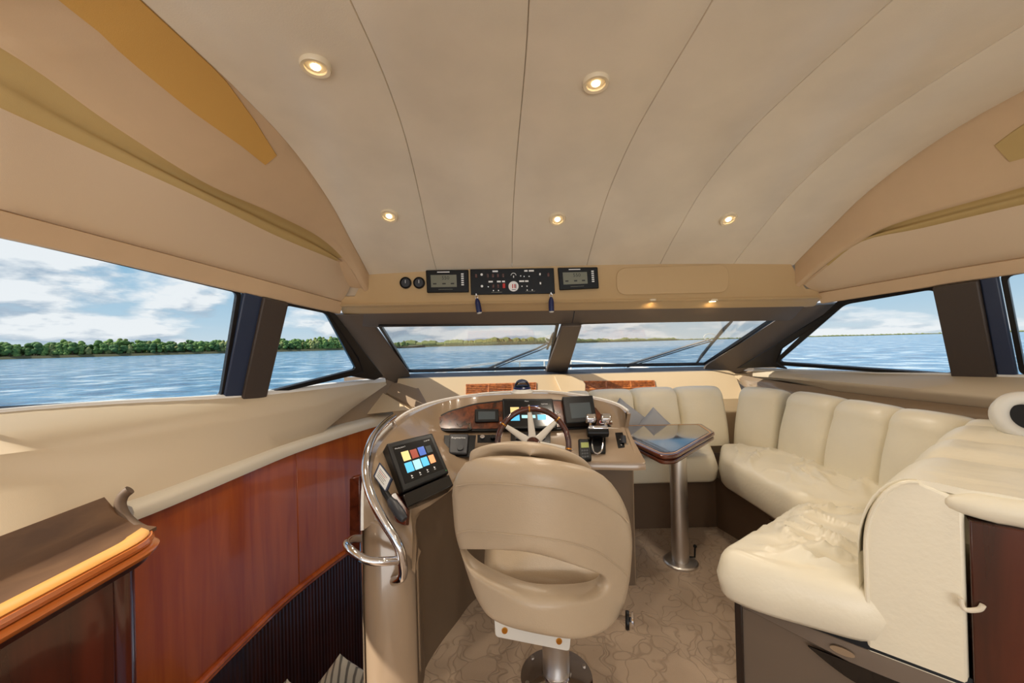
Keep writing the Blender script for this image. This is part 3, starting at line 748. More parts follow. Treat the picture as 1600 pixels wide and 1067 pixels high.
# oval fitting with badge
f = on_burl([(936, 649), (964, 649), (964, 664), (936, 664)])
pts = [f.at(.5+.5*cos(a)*.98, .5+.32*sin(a)-.22*cos(a), .0) for a in [2*pi*i/28 for i in range(28)]]
d = thing('oval_badge', 'slanted white oval badge with red tip on the burl panel', 'badge', f.at(.5, .5))
build('plate', MB().prism(pts, f.n*.004), 'label_white', d)
build('red_tip', MB().prism([f.at(.5+.48*cos(a), .5+.26*sin(a)-.22*cos(a), .0041) for a in [pi-.75+1.5*i/8 for i in range(9)]], f.n*.001), 'red_lit', d)
# lower desk plane
dp0 = V((0, 1.88, .67)); dn = V((0, -.115, .195)).normalized(); dp0 = dp0+dn*.008
def on_desk(quad): return Face([PP(x, y, dp0, dn) for x, y in quad])
dp0 = dp0+dn*.03
f = on_desk([(694, 681), (744, 681), (740, 715), (694, 714)])
d = device('instrument_cover', f, 'black instrument with dark raised cover bearing white lettering, left of the wheel', 'instrument', .006, 'black', .002)
build('cover', f.rect(.17, .03, .78, .96, .006, .022), 'dark_grey', d, bevel=.008, seg=3)
build('knob', f.disc(.55, .75, .016, .022, .028), 'dark_grey', d, bevel=.002)
text(d, f, 'Raymarine', .47, .25, .017, .0225)
f = on_desk([(746, 680), (778, 680), (778, 692), (746, 692)])
d = device('dimmer_knobs', f, 'pair of black knobs under the burl panel, left of the wheel', 'control', .004, 'black', .001)
for u in (.25, .75): build('knob', f.disc(u, .5, .013, .004, .02), 'chrome' if u < .5 else 'black', d, bevel=.002)
dp0 = dp0-dn*.028
f = on_desk([(798, 676), (860, 676), (860, 692), (798, 692)])
d = device('gauge_strip', f, 'black gauge strip half hidden behind the steering wheel hub', 'gauge', .004, 'black_gloss', .001)
for u in (.2, .5, .8): build('dial', f.disc(u, .5, .018, .004, .009), 'dark_grey', d)
# thruster control
f = on_desk([(961, 677), (978, 676), (984, 700), (966, 701)])
d = device('thruster_control', f, 'small black joystick plate with chrome screws at the right of the helm', 'control', .005, 'black', .001)
for u, v in ((.3, .5), (.3, .85), (.8, .45), (.85, .82)): build('screw', f.disc(u, v, .004, .005, .008), 'chrome', d)
build('lever', MB().tube([f.at(.55, .7, .005), f.at(.55, .45, .03)], [.014, .012], 12), 'dark_grey', d)
# handheld radio
f = on_desk([(903, 690), (921, 690), (924, 722), (905, 724)])
d = device('vhf_handset', f, 'black handset with green screen lying beside the throttle levers', 'handset', .022, 'black', .007)
build('screen', f.rect(.2, .2, .85, .45, .0221, .023), 'lcd_green', d)
for i in range(3):
    for j in range(3): build('key', f.rect(.22+.2*j, .55+.14*i, .36+.2*j, .64+.14*i, .022, .024), 'dark_grey', d)
# throttle
f = on_desk([(913, 668), (952, 668), (952, 712), (913, 712)])
d = thing('engine_throttle', 'twin lever engine throttle in polished chrome on a black base', 'throttle', f.at(.5, .9))
build('base_plate', f.rect(.2, .25, .85, .95, 0, .012), 'black', d, bevel=.004)
build('head', MB().tube([f.at(.08, .42, .045), f.at(.92, .42, .045)], .024, 16), 'black', d, bevel=.004)
for u0, u1 in ((.0, .40), (.60, 1.0)):
    build('lever_grip', f.rect(u0, .02, u1, .24, .07, .105), 'chrome', d, bevel=.009, seg=3)
    um = (u0+u1)/2; build('lever_arm', MB().tube([f.at(um, .40, .04), f.at(um, .14, .08)], .008, 10), 'chrome', d)
build('head_band', f.rect(.1, .30, .9, .42, .05, .075), 'chrome', d, bevel=.008)
lp = [f.at(.30, .5, .02), f.at(.30, .75, .018), f.at(.36, .93, .016), f.at(.5, 1.0, .016), f.at(.66, .93, .016), f.at(.72, .75, .018), f.at(.72, .5, .02)]
build('guard_loop', MB().tube(spline(lp, 5), .0045, 10), 'chrome', d)
# ---- display on the wing
def Q(p): return V(p)
TL, TR, BR, BL = PY(600, 700, 1.557), PY(671, 683, 1.72), PY(697, 745, 1.635), PY(625, 776, 1.436)
f = Face([TL, TR, BR, BL]); pn_ = (TR-TL).cross(BL-TL).normalized()
f = Face([PP(x, y, TL, pn_) for x, y in ((600, 700), (671, 683), (697, 745), (625, 776))]); f.q = [p+f.n*.02 for p in f.q]
d = thing('wing_display', 'tilted black touch display on the left wing showing two rows of coloured tiles', 'display', f.at(.5, 1))
build('housing', f.rect(0, 0, 1, 1, -.06, .012), 'black', d, bevel=.006, seg=3)
build('screen', f.rect(.08, .1, .92, .88, .0121, .0126), 'screen_black', d)
tiles(d, f, [(.20, .26, .35, .46, 'tile_map'), (.38, .27, .52, .46, 'tile_red'), (.55, .26, .69, .45, 'tile_deep'), (.72, .28, .84, .44, 'screen_radar'),
             (.19, .50, .34, .70, 'tile_blue'), (.36, .50, .51, .70, 'tile_cyan'), (.53, .50, .67, .69, 'tile_blue'), (.70, .50, .82, .68, 'tile_orange')], .0133)
text(d, f, 'Monday June 3', .22, .16, .008, .0133); text(d, f, '12:47 PM', .80, .16, .008, .0133)
for u in (.25, .42, .58, .74):
    build('screen_icon', f.disc(u, .78, .005, .0127, .0134, n=3), 'label_white', d); build('screen_icon', f.rect(u-.018, .815, u+.018, .825, .0127, .0134), 'label_white', d)
build('status_lamp', f.disc(.95, .93, .002, .012, .0135), 'green_led', d)
g = Face([f.at(0, 1.02), f.at(1, 1.02), f.at(1, 1.30), f.at(0, 1.30)])
solo('switch_cover', g.rect(0, 0, 1, .9, -.05, .006), 'black_gloss', 'glossy black blank cover just below the tilted wing display', 'cover', bevel=.004)
# card
TLc, TRc, BLc = PY(595, 727, 1.45), PY(611, 748, 1.43), PY(587, 745, 1.43); BRc = TRc+BLc-TLc
fc = Face([TLc, TRc, BRc, BLc]); fc.q = [p+fc.n*.012 for p in fc.q]
d = thing('notice_card', 'small white printed card in a blue holder left of the wing display', 'card', fc.at(.5, 1))
build('holder', fc.rect(-.1, -.1, 1.1, 1.1, -.02, .001), 'pillar_blue', d); build('paper', fc.rect(0, 0, 1, 1, .001, .002), 'white_cloth', d)
for i in range(5): build('print_line', fc.rect(.12, .2+.14*i, .8-.1*(i % 2), .24+.14*i, .002, .0024), 'pillar' if i != 1 else 'red_lit', d)
# handset in cradle
d = thing('phone_handset', 'long black corded handset resting in a red cradle below the card', 'handset', PY(615, 800, 1.42))
a, b, c_ = PY(594, 757, 1.43), PY(610, 782, 1.38), PY(632, 812, 1.32)
build('earpiece', MB().tube([a, a.lerp(b, .5), b], [.010, .012, .012], 12), 'black', d)
build('grip', MB().tube(spline([b, b.lerp(c_, .5)+V((0, -.006, .006)), c_], 4), [.014]*2+[.018]*5+[.015, .012], 12), 'dark_grey', d)
build('cradle', MB().prism(rounded([PY(604, 775, 1.41), PY(618, 768, 1.43), PY(636, 795, 1.38), PY(634, 822, 1.33), PY(618, 815, 1.34)], .01), (0, .04, -.02)), 'cabinet_red', d, bevel=.003)
# ---- chrome handrails
d = thing('console_handrail', 'long curved chrome handrail sweeping down the left wing of the console', 'handrail', (-.5, 1.5, .5))
rl = [PY(615, 651, 1.80), PY(600, 663, 1.70), PY(582, 685, 1.56), PY(573, 715, 1.44), PY(572, 745, 1.37), PY(582, 780, 1.32), PY(600, 815, 1.29), PY(617, 842, 1.275), PY(626, 862, 1.27), PY(630, 890, 1.27), PY(627, 903, 1.28), PY(616, 908, 1.33)]
build('rail', MB().tube(spline(rl, 6), .0155, 16), 'chrome', d)
build('standoff', MB().tube([PY(613, 655, 1.79), PY(618, 670, 1.82)], .009, 12), 'chrome', d)
build('standoff', MB().tube([PY(626, 862, 1.27), PY(632, 862, 1.37)], .009, 12), 'chrome', d)
d = thing('grab_handle', 'short bent chrome grab handle on the lower end of the console', 'handle', (-.5, 1.33, .5))
gl = [PY(566, 841, 1.42), PY(551, 842, 1.38), PY(541, 849, 1.30), PY(546, 858, 1.25), PY(562, 870, 1.23), PY(578, 876, 1.23), PY(600, 877, 1.24), PY(624, 875, 1.27)]
build('bar', MB().tube(spline(gl, 5), .0135, 14), 'chrome', d)
# =================================================================== STEERING WHEEL
wc = PY(833, 694, 1.78); wn = V((0, -.93, .37)).normalized()
ax = V((1, 0, 0)); ay = wn.cross(ax)*-1
if ay.z < 0: ay = -ay
d = thing('steering_wheel', 'mahogany rimmed steering wheel with white spokes', 'steering wheel', wc)
def wp(a, r, h=0): return wc + (ax*cos(a)+ay*sin(a))*r + wn*h
WR_ = .165
build('rim', MB().tube([wp(2*pi*i/64, WR_) for i in range(64)], .0135, 14, True), 'mahogany_wheel', d)
build('hub', MB().lathe([(.034, -.03), (.036, 0), (.030, .012), (.012, .018)], wc, wn, 28), 'mahogany_wheel', d)
build('column', MB().tube([wc-wn*.03, wc-wn*.16], [.022, .035], 20), 'black', d)
for i in range(7):
    a = radians(94)+i*2*pi/7; e = ay*cos(a)-ax*sin(a)
    rows = []
    for r, wd in ((.028, .018), (.08, .015), (.13, .012), (.148, .010)):
        p = wp(a, r); rows.append([p+e*wd*cos(t)+wn*.006*sin(t) for t in [2*pi*k/12 for k in range(12)]])
    build('spoke', MB().loft(rows, True, False, True), 'white_spoke', d, smooth=60)
    ringp = wp(a, WR_); t = ax*cos(a)+ay*sin(a)
    build('ferrule', MB().tube([wp(a-.018, WR_), wp(a+.018, WR_)], .0148, 14), 'gold', d)
    build('cap_nut', MB().ball(wp(a, WR_+.015), .0055, 10), 'chrome', d)

# =================================================================== HELM SEAT
st = thing('helm_chair', 'tan leather helm seat seen from behind on a metal pedestal', 'chair', (.12, 1.42, 0))
def seatY(px): return 1.10 + .17*((px-848)/140)**2
def SP(px, py): return PY(px, py, seatY(px))
outer = [(714, 744), (719, 730), (734, 720), (762, 714), (800, 713), (840, 716), (880, 722), (918, 731), (946, 746), (966, 770), (980, 800), (986, 835), (985, 870), (981, 905), (972, 940), (955, 967), (930, 983), (900, 990), (865, 988), (825, 981), (790, 971), (762, 955), (744, 928), (733, 900), (722, 865), (712, 830), (708, 790), (707, 760)]
hole = [(723, 851), (760, 851), (810, 856), (850, 864), (890, 874), (925, 884), (936, 892), (938, 903), (930, 914), (910, 920), (880, 921), (845, 918), (810, 911), (780, 901), (755, 889), (738, 876), (727, 862)]
def resamp(poly, n, c):
    """resample closed pixel polygon by angle-free arclength after spline, aligned by start near angle"""
    pts = spline([V((x, y, 0)) for x, y in poly], 8, True); k = len(pts)
    Ls = [0]
    for i in range(k): Ls.append(Ls[-1]+(pts[(i+1) % k]-pts[i]).length)
    out = []
    for j in range(n):
        t = Ls[-1]*j/n; i = max(i for i in range(k) if Ls[i] <= t)
        out.append(pts[i].lerp(pts[(i+1) % k], (t-Ls[i])/(Ls[i+1]-Ls[i]+1e-9)))
    return out
def by_angle(poly, c, n, aspect):
    pts = spline([V((x, y, 0)) for x, y in poly], 14, True); out = []
    for j in range(n):
        a = 2*pi*j/n; dx, dy = cos(a)*aspect, sin(a)
        best = None
        for i in range(len(pts)):
            p, q = pts[i]-V(c), pts[(i+1) % len(pts)]-V(c)
            # intersect ray from c
            den = dx*(q.y-p.y)-dy*(q.x-p.x)
            if abs(den) < 1e-9: continue
            s = (p.x*(q.y-p.y)-p.y*(q.x-p.x))/den; t = (p.x*dy-p.y*dx)/den
            if s > 0 and -1e-6 <= t <= 1+1e-6 and (best is None or s > best): best = s
        out.append(V(c)+V((dx*best, dy*best, 0)))
    return out
cc = (832, 888, 0); NA = 120
O = by_angle(outer, cc, NA, 2.4); H = by_angle(hole, cc, NA, 2.4)
NR = 22; rowsF = []; TH = .045
def pxy(t, j): return O[j].lerp(H[j], t)
rows = []
ts = [1-(1-k/NR)**1 for k in range(NR+1)]
def prof(dist, T=TH, R=.045):
    if dist >= R: return T
    return T*sqrt(max(0, 1-(1-dist/R)**2))
for sgn in (-1, 1):
    seq = range(NR+1) if sgn < 0 else range(NR, -1, -1)
    for k in seq:
        # concentrate samples near the edges
        t = .5-.5*cos(pi*k/NR); row = []
        for j in range(NA):
            p = pxy(t, j); q = SP(p.x, p.y); eo = (SP(O[j].x, O[j].y)-q).length; ei = (SP(H[j].x, H[j].y)-q).length
            th = min(prof(eo), prof(ei, R=.035))
            bulge = 0
            if sgn < 0:  # camera side: crease lines in the upholstery
                zz = q.z
                bulge = -.010*max(0, 1-abs(eo-.075)/.03)*0
            q = q + V((0, sgn*(th+bulge), 0)); row.append(q)
        rows.append(row)
build('back_shell', MB().loft(rows, True, True), 'leather_tan', st, smooth=70)
# headrest roll
hp = [(716, 726), (722, 718), (734, 710), (750, 698), (790, 690), (830, 690), (868, 697), (900, 710), (918, 723), (924, 736), (905, 748), (828, 745), (745, 738)]
cH = (828, 712, 0); hr = by_angle(hp[2:], cH, 60, 3)
rows = []
for k in range(0, 13):
    a = -pi/2 + pi*k/12; sc = cos(a); off = sin(a)
    rows.append([PY(cH[0]+(p.x-cH[0])*max(.02, sc**.5 if sc > 0 else .02), cH[1]+(p.y-cH[1])*max(.02, sc**.5 if sc > 0 else .02), 1.18+off*.05+.12*((p.x-835)/140)**2) for p in hr])
build('headrest', MB().loft(rows, True, False, True), 'leather_tan', st, smooth=80)
# sewn seams across the shell
def seam(pix):
    pts = []
    for p in spline([V((x, y, 0)) for x, y in pix], 6):
        q = SP(p.x, p.y); pts.append(q+V((0, -TH-.001, 0)))
    build('piping', MB().tube(pts, .0022, 6), 'leather_tan', st)
seam([(716, 752), (740, 747), (780, 747), (830, 751), (880, 758), (925, 772), (958, 790), (975, 806)])
seam([(718, 822), (740, 818), (790, 822), (840, 827), (890, 836), (930, 850), (960, 872), (974, 886)])
# seat cushion
def cushion(poly, z0, z1, r=.05, crown=.02, wr=0, bulge=.012, cr=.06, seed=0, wscale=(3, 9, 1), rot=0):
    P = rounded([V((p[0], p[1], 0)) for p in poly], cr, 6)
    # resample
    k = len(P); Ls = [0]
    for i in range(k): Ls.append(Ls[-1]+(P[(i+1) % k]-P[i]).length)
    n = 150; ring_ = []
    i = 0
    for j in range(n):
        t = Ls[-1]*j/n
        while Ls[i+1] < t: i += 1
        ring_.append(P[i].lerp(P[(i+1) % k], (t-Ls[i])/(Ls[i+1]-Ls[i]+1e-9)))
    c = sum(ring_, V((0, 0, 0)))/n; cs, sn = cos(rot), sin(rot)
    def wrk(x, y, e):
        if not wr: return 0
        q = V(((x*cs+y*sn)*wscale[0], (-x*sn+y*cs)*wscale[1], seed*3.7))
        q2 = q + V((noise.noise(q*.6), noise.noise(q*.6+V((5, 5, 5))), 0))*.8
        a = 1-abs(noise.noise(q2))*2.4; b = 1-abs(noise.noise(q2*2.1+V((9, 2, 1))))*2.4
        return wr*(max(0, a)**3*1.0+max(0, b)**3*.5)*e
    rows = []
    def rr(inset, z, e=0):
        row = []
        for p in ring_:
            dv = p-c; L_ = dv.length; s = max(0.0, (L_-inset)/L_); q = c+dv*s
            row.append(V((q.x, q.y, z+(wrk(q.x, q.y, e) if e else 0))))
        return row
    rows.append(rr(.5, z0)); rows.append(rr(.06, z0)); rows.append(rr(r*.3, z0+.002)); rows.append(rr(.002, z0+r*.35))
    rows.append(rr(-bulge, (z0+z1)/2, 0))
    for a in range(1, 7):
        t = a/6*pi/2; rows.append(rr(r*(1-cos(t))-.0, z1-r+r*sin(t), .4*a/6))
    for i in range(1, 26):
        u = i/26; row = []
        for p in ring_:
            dv = p-c; L_ = dv.length-r; q = c+dv.normalized()*L_*(1-u)
            z = z1+crown*(1-(1-u)**2)
            row.append(V((q.x, q.y, z+wrk(q.x, q.y, min(1, .4+u*3)))))
        rows.append(row)
    return MB().loft(rows, True, False, True)
build('seat_cushion', cushion([(-.10, 1.22), (.33, 1.20), (.36, 1.62), (-.12, 1.66)], .40, .52, .05, .02, cr=.1), 'leather_tan', st, smooth=80)
# bracket, pedestal
fb = Face([PY(772, 962, 1.22), PY(893, 985, 1.22), PY(890, 1018, 1.22), PY(774, 995, 1.22)])
build('mount_bracket', MB().prism(rounded(fb.q, .012), (0, .012, 0)), 'white_paint', st, bevel=.002)
build('mount_bracket_top', MB().prism([fb.q[0], fb.q[1], fb.q[1]+V((0, .3, .01)), fb.q[0]+V((0, .3, .01))], (0, 0, .012)), 'white_paint', st)
for u in (.13, .85): build('bolt', MB().lathe([(.010, 0), (.009, .004)], fb.at(u, .6), (0, -1, 0), 14), 'gold', st)
pc = V((.135, 1.44, 0))
build('post', MB().lathe([(.050, .01), (.050, .20), (.042, .205), (.042, .36)], pc), 'brushed', st)
build('base_flange', MB().lathe([(.135, 0), (.133, .008), (.10, .016), (.056, .022), (.054, .03)], pc, n=48), 'chrome', st)
for i in range(6):
    a = i*pi/3+.3; build('bolt', MB().lathe([(.008, 0), (.007, .006)], pc+V((.115*cos(a), .115*sin(a), .011)), n=10), 'brushed', st)
a, b = PY(955, 962, 1.22), PY(985, 968, 1.15)
build('adjuster_shaft', MB().tube([a, b], .007, 10), 'chrome', st)
build('adjuster_knob', MB().lathe([(.024, -.005), (.026, 0), (.024, .006)], PY(980, 969, 1.15), (1, -.3, 0), 20), 'black', st)
build('adjuster_knob_cap', MB().lathe([(.022, 0), (.023, .005), (.012, .009)], PY(987, 969, 1.15), (1, -.3, 0), 20), 'chrome', st)

# =================================================================== TABLE
tb = thing('lounge_table', 'small angular mahogany table with glossy inlay on a single silver post', 'table', (.9, 2.2, 0))
TZ = .68
tp = [PZ(985, 676, TZ), PZ(1034, 712, TZ), PZ(1056, 711, TZ), PZ(1118, 675, TZ), PZ(1110, 667, TZ), PZ(985, 665, TZ)]
tp[5] = V((.62, 2.62, TZ)); tp[4] = V((1.27, 2.60, TZ)); tp[0] = V((.64, 2.30, TZ))
tpr = rounded(tp, [.04, .06, .05, .03, .03, .03], 5)
build('tabletop', MB().prism(tpr, (0, 0, -.022)), 'mahogany', tb, bevel=.008, seg=3)
cc_ = sum(tp, V())/6
build('lower_edge', MB().prism([cc_.lerp(p, .985)+V((0, 0, -.026)) for p in tpr], (0, 0, -.022)), 'mahogany', tb, bevel=.008, seg=3)
build('gloss_inlay', MB().prism([cc_.lerp(p, .86)+V((0, 0, .0005)) for p in tpr], (0, 0, .001)), 'mirror_table', tb)
build('inlay_line', ring([cc_.lerp(p, .92)+V((0, 0, .0003)) for p in tpr], [cc_.lerp(p, .90)+V((0, 0, .0003)) for p in tpr], (0, 0, .0008)), 'blond_wood', tb)
tc_ = V((.915, 2.16, 0))
build('post', MB().lathe([(.046, .012), (.046, .40), (.045, TZ-.05)], tc_), 'brushed', tb)
build('base_flange', MB().lathe([(.092, 0), (.092, .010), (.085, .016), (.05, .018)], tc_, n=40), 'brushed', tb)
build('release_lever', MB().tube([tc_+V((.05, 0, .03)), tc_+V((.075, -.01, .035)), tc_+V((.078, -.01, .09))], .005, 8), 'black', tb)
build('lever_knob', MB().ball(tc_+V((.078, -.01, .095)), .010, 10), 'black', tb)

# =================================================================== SOFA
sf = thing('lounge_sofa', 'cream leather wraparound sofa along the right side with channelled backs', 'sofa', (1.5, 2.2, 0))
# plinths
build('base', MB().prism([V((x, y, 0)) for x, y in ((.58, 2.56), (1.33, 2.56), (1.42, 2.2), (1.42, 1.62), (1.9, 1.7), (1.95, 3.1), (.58, 3.1))], (0, 0, .33)), 'plinth', sf)
for i in range(9):
    z = .03+.033*i; build('plinth_rib', MB().box((1.415, 1.9, z), (.012, .5, .016)), 'plinth', sf)
bq = [V((.80, 1.40, 0)), V((1.07, 1.155, 0)), V((1.30, 1.07, 0)), V((1.7, 1.3, 0)), V((1.6, 1.8, 0)), V((1.36, 1.82, 0))]
build('near_base', MB().prism(bq, (0, 0, .28)), 'gelcoat_brown', sf, bevel=.006)
dirb = (V((1.07, 1.155, 0))-V((.80, 1.40, 0))).normalized(); nb = V((dirb.y, -dirb.x, 0))
if nb.y > 0: nb = -nb
def bpn(s, z, h=0): return V((.80, 1.40, 0))+dirb*s+nb*h+V((0, 0, z))
build('corner_post', MB().prism([bpn(-.012, 0, .012), bpn(.012, 0, .012), bpn(.012, 0, -.012), bpn(-.012, 0, -.012)], (0, 0, .31)), 'dark_trim', sf, bevel=.003)
build('ledge_strip', MB().prism([bpn(.0, .30, .004), bpn(.62, .30, .004), bpn(.62, .235, .016), bpn(.3, .245, .016), bpn(.0, .285, .010)], -nb*.02), 'gelcoat_brown', sf, bevel=.003)
build('dark_gap', MB().prism([bpn(.0, .302, .006), bpn(.62, .302, .006), bpn(.62, .325, .0), bpn(.0, .325, .0)], -nb*.02), 'black', sf)
ov = [bpn(.285+.030*cos(a), .272+.011*sin(a), .017) for a in [2*pi*i/24 for i in range(24)]]
build('oval_plug', MB().prism(ov, nb*.002), 'console', sf)
pl = [bpn(.20+.30*t, .243-.055*sin(pi*t), .012) for t in [i/20 for i in range(21)]] 
build('recess_pull', MB().prism([bpn(.20+.30*t, .246-.03*0, .012) for t in (0, 1)][::-1]+pl, nb*.006), 'black_gloss', sf)
build('recess_trim', MB().tube(pl, .004, 8), 'chrome', sf)
# seat cushions
build('seat_cushion', cushion([(.60, 2.46), (1.29, 2.46), (1.36, 2.62), (1.5, 2.98), (.60, 2.98)], .33, .495, .045, .012, .010, seed=1, cr=.05), 'leather', sf, smooth=80)
build('seat_cushion', cushion([(1.30, 2.44), (1.31, 1.80), (1.56, 1.66), (1.86, 1.78), (1.80, 2.62), (1.5, 2.80)], .32, .50, .05, .014, .026, seed=2, cr=.07, wscale=(3, 7, 1), rot=1.2), 'leather', sf, smooth=80)
build('seat_cushion', cushion([(.71, 1.40), (.80, 1.30), (1.05, 1.145), (1.30, 1.15), (1.62, 1.55), (1.55, 1.73), (1.30, 1.80)], .315, .485, .06, .018, .032, seed=3, cr=.07, wscale=(3, 7, 1), rot=-.5), 'leather', sf, smooth=80)
# channelled back pads
def back_pad(a, b, z0, z1, th=.13, lean=.07, bul=.032, fan=0, seed=0, R=.09):
    a = V((*a, 0)); b = V((*b, 0)); d = (b-a).normalized(); n = V((-d.y, d.x, 0))     # n points to the back
    # profile: (depth, z)
    pr = []
    for i in range(11):
        t = i/10; pr.append((lean*t-.012*sin(pi*t), z0+(z1-R-z0)*t))
    for i in range(1, 10):
        t = i/9*pi/2; pr.append((lean+R*(1-cos(t)), z1-R+R*sin(t)))
    pr += [(lean+max(th, R+.02), z1-.004), (lean+th+.02, z1-.05), (lean+th+.02, z0)]
    rows = []; M = 32
    for k in range(M+1):
        u = k/M; e = abs(2*u-1); pinch = e**14
        sidep = bul*(1-e**2.6)
        row = []
        for (dp, z) in pr:
            up_ = (z-z0)/(z1-z0); w_ = -sidep + pinch*.035
            zz = z - pinch*.02*up_ - .012*e**6*up_ + .008*(1-e**2)*up_
            wr = .006*noise.noise(V((u*3+seed*7, z*22, seed)))*(1-e)*(1 if up_ < .6 else .3)
            row.append(a + (b-a)*u + n*(dp+w_+wr) + V((0, 0, zz)))
        rows.append(row)
    return MB().loft(rows, False, False, False).add([p for p in rows[0]], [tuple(range(len(pr)))]).add([p for p in rows[-1]], [tuple(range(len(pr)))])
pads = [((.42, 2.84), (.60, 2.85), .865), ((.60, 2.85), (.93, 2.86), .872), ((.93, 2.86), (1.27, 2.87), .878), ((1.27, 2.87), (1.62, 2.87), .878), ((1.62, 2.87), (1.76, 2.60), .88),
        ((1.76, 2.60), (1.77, 2.23), .885), ((1.77, 2.23), (1.77, 1.90), .885), ((1.77, 1.90), (1.80, 1.62), .885), ((1.80, 1.62), (1.86, 1.34), .885)]
for i, (a, b, z) in enumerate(pads):
    build('back_cushion', back_pad(a, b, .46, z, seed=i), 'leather', sf, smooth=80)
# end arm: extruded rounded profile, flat side towards the camera
e0 = bpn(.34, 0, .0); de = dirb; ne = -nb
def ep(s, z, h=0): return e0+de*s+ne*h+V((0, 0, z))
W1 = .205
prof_ = [(0, .285), (0, .45), (0, .60)] + [(.115-.115*cos(t), .60+.235*sin(t)) for t in [i*pi/2/10 for i in range(1, 11)]] + [(W1, .80), (W1, .285)]
build('end_panel', MB().prism([ep(s, z, -.004) for s, z in prof_], ne*.03), 'leather', sf, bevel=.010, seg=3)
build('end_piping', MB().tube([ep(s+.006, z-.004, -.006) for s, z in prof_[1:13]], .006, 8), 'leather', sf)
rows = []
hb = [0, .338, .604, .86]
for k in range(61):
    h = .86*k/60; i_ = max(i for i in range(3) if hb[i] <= h+1e-9 or i == 0); u = (h-hb[i_])/(hb[i_+1]-hb[i_]); bl_ = (1-abs(2*u-1)**2.6)
    if i_ == 0: bl_ = 1-max(0, 2*u-1)**2.6
    sL = .27*h**1.0; zt_ = .815+.045*h/.8+.022*bl_; row = []
    sl = sL-.012*bl_
    for z in (.30, .45, .55): row.append(ep(sl, z, h))
    for t in [i*pi/2/10 for i in range(11)]: row.append(ep(sl+.125*(1-cos(t)), .60+(zt_-.60)*sin(t), h))
    for q_ in range(1, 24):
        s_ = .125+.05*q_; wv_ = .010*max(0, noise.noise(V((s_*13+h*5, h*26, 3.3))))+.006*noise.noise(V((s_*30, h*9, 1)))
        row.append(ep(sl+s_, zt_-.0+wv_*bl_-.012*min(1, s_/.5), h))
    row.append(ep(sl+1.32, .5, h)); rows.append(row)
build('arm_cover', MB().slab(rows, V((.0, 0, -.02))), 'leather', sf, smooth=80)
# soft front roll hanging over the cabinet
rows = []
for k in range(25):
    s_ = W1-.035+1.1*(k/24)**1.6; tp_ = min(1, .3+k*.16)**.6; row = []
    for j in range(16):
        t = 2*pi*j/16; row.append(ep(s_, .79+.038*sin(t)*tp_+.004*noise.noise(V((s_*20, t, 2))), .015-.042*cos(t)*tp_))
    rows.append(row)
build('arm_roll', MB().loft(rows, True, False, True), 'leather', sf, smooth=80)
# wooden cabinet behind the arm
cb = thing('wooden_cabinet', 'dark red wooden cabinet beside the sofa end at the right edge', 'cabinet', tuple(ep(W1+.3, 0, 0)))
build('body', MB().prism([ep(W1+.006, .0, -.012), ep(W1+.9, .0, -.012), ep(W1+.9, .0, .2), ep(W1+.006, .0, .2)], (0, 0, .752)), 'cabinet_red', cb, bevel=.004)
build('lower_plinth', MB().prism([ep(-.0, .0, -.0), ep(W1+.0, .0, -.0), ep(W1+.0, .0, .2), ep(-.0, .0, .2)], (0, 0, .28)), 'gelcoat_brown', cb)
cp0 = ep(0, 0, -.022)
hkp = [PP(x, y, cp0, ne) for x, y in ((1501, 934), (1503, 946), (1511, 953), (1530, 952), (1536, 945))]
build('door_catch', MB().tube(spline(hkp, 4), .006, 10), 'cream_rail', cb)
# ring-shaped white object on top of sofa side
rc = PY(1606, 651, 1.42); ra = V((-.55, -1, .35)).normalized()
d = thing('white_speaker', 'round white speaker ring with dark centre on the right sofa back', 'speaker', rc)
build('ring', MB().lathe([(.055, -.10), (.088, -.03), (.094, 0), (.088, .018), (.068, .024), (.050, .014), (.046, -.02)], rc, ra, 36), 'white_paint', d, smooth=60)
build('cone', MB().lathe([(.048, -.012), (.03, -.024), (.010, -.018)], rc, ra, 28), 'black', d)
# pillows
def pillow(c, w_, h_, t_, R, m, label, name='throw_pillow', group=None, cat='pillow'):
    rows = []; n = 18
    for s in (1, -1):
        for i in range(n+1):
            v = -1+2*i/n if s > 0 else 1-2*i/n; row = []
            for j in range(n+1):
                u = -1+2*j/n; d_ = (1-u**2)*(1-v**2)
                k = 1-.05*(1-abs(u)**2)*abs(v)**1.5; k2 = 1-.05*(1-abs(v)**2)*abs(u)**1.5
                row.append(V(c)+R @ V((u*w_/2*k2, s*(t_/2*max(0, d_)**.42), v*h_/2*k)))
            rows.append(row)
    o = solo(name, MB().loft(rows), m, label, cat, group, smooth=80); return o
Ry = lambda a: Matrix.Rotation(a, 3, 'Y'); Rx = lambda a: Matrix.Rotation(a, 3, 'X'); Rz = lambda a: Matrix.Rotation(a, 3, 'Z')
pillow((.79, 2.72, .655), .28, .28, .15, Rz(.1) @ Rx(-.35) @ Ry(.72), 'grey_cloth', 'grey pillow with pointed corner, nearer the helm console')
pillow((.97, 2.64, .60), .27, .27, .15, Rz(-.1) @ Rx(-.3) @ Ry(.8), 'grey_cloth', 'grey pillow with pointed corner, behind the table')
build('stair_step', MB().box((-1.0, 2.0, -1.055), (.72, .8, .39)), 'cherry_dark', fl)
pillow((-.93, 2.02, -.61), .37, .37, .14, Rz(.2) @ Ry(.75), 'striped_cloth', 'striped white and grey pillow in the stairwell next to the console', cat='pillow')
pillow((-1.13, 1.86, -.57), .33, .33, .12, Rz(-.1) @ Ry(.82), 'striped_cloth', 'smaller striped pillow tip further left in the stairwell', cat='pillow')

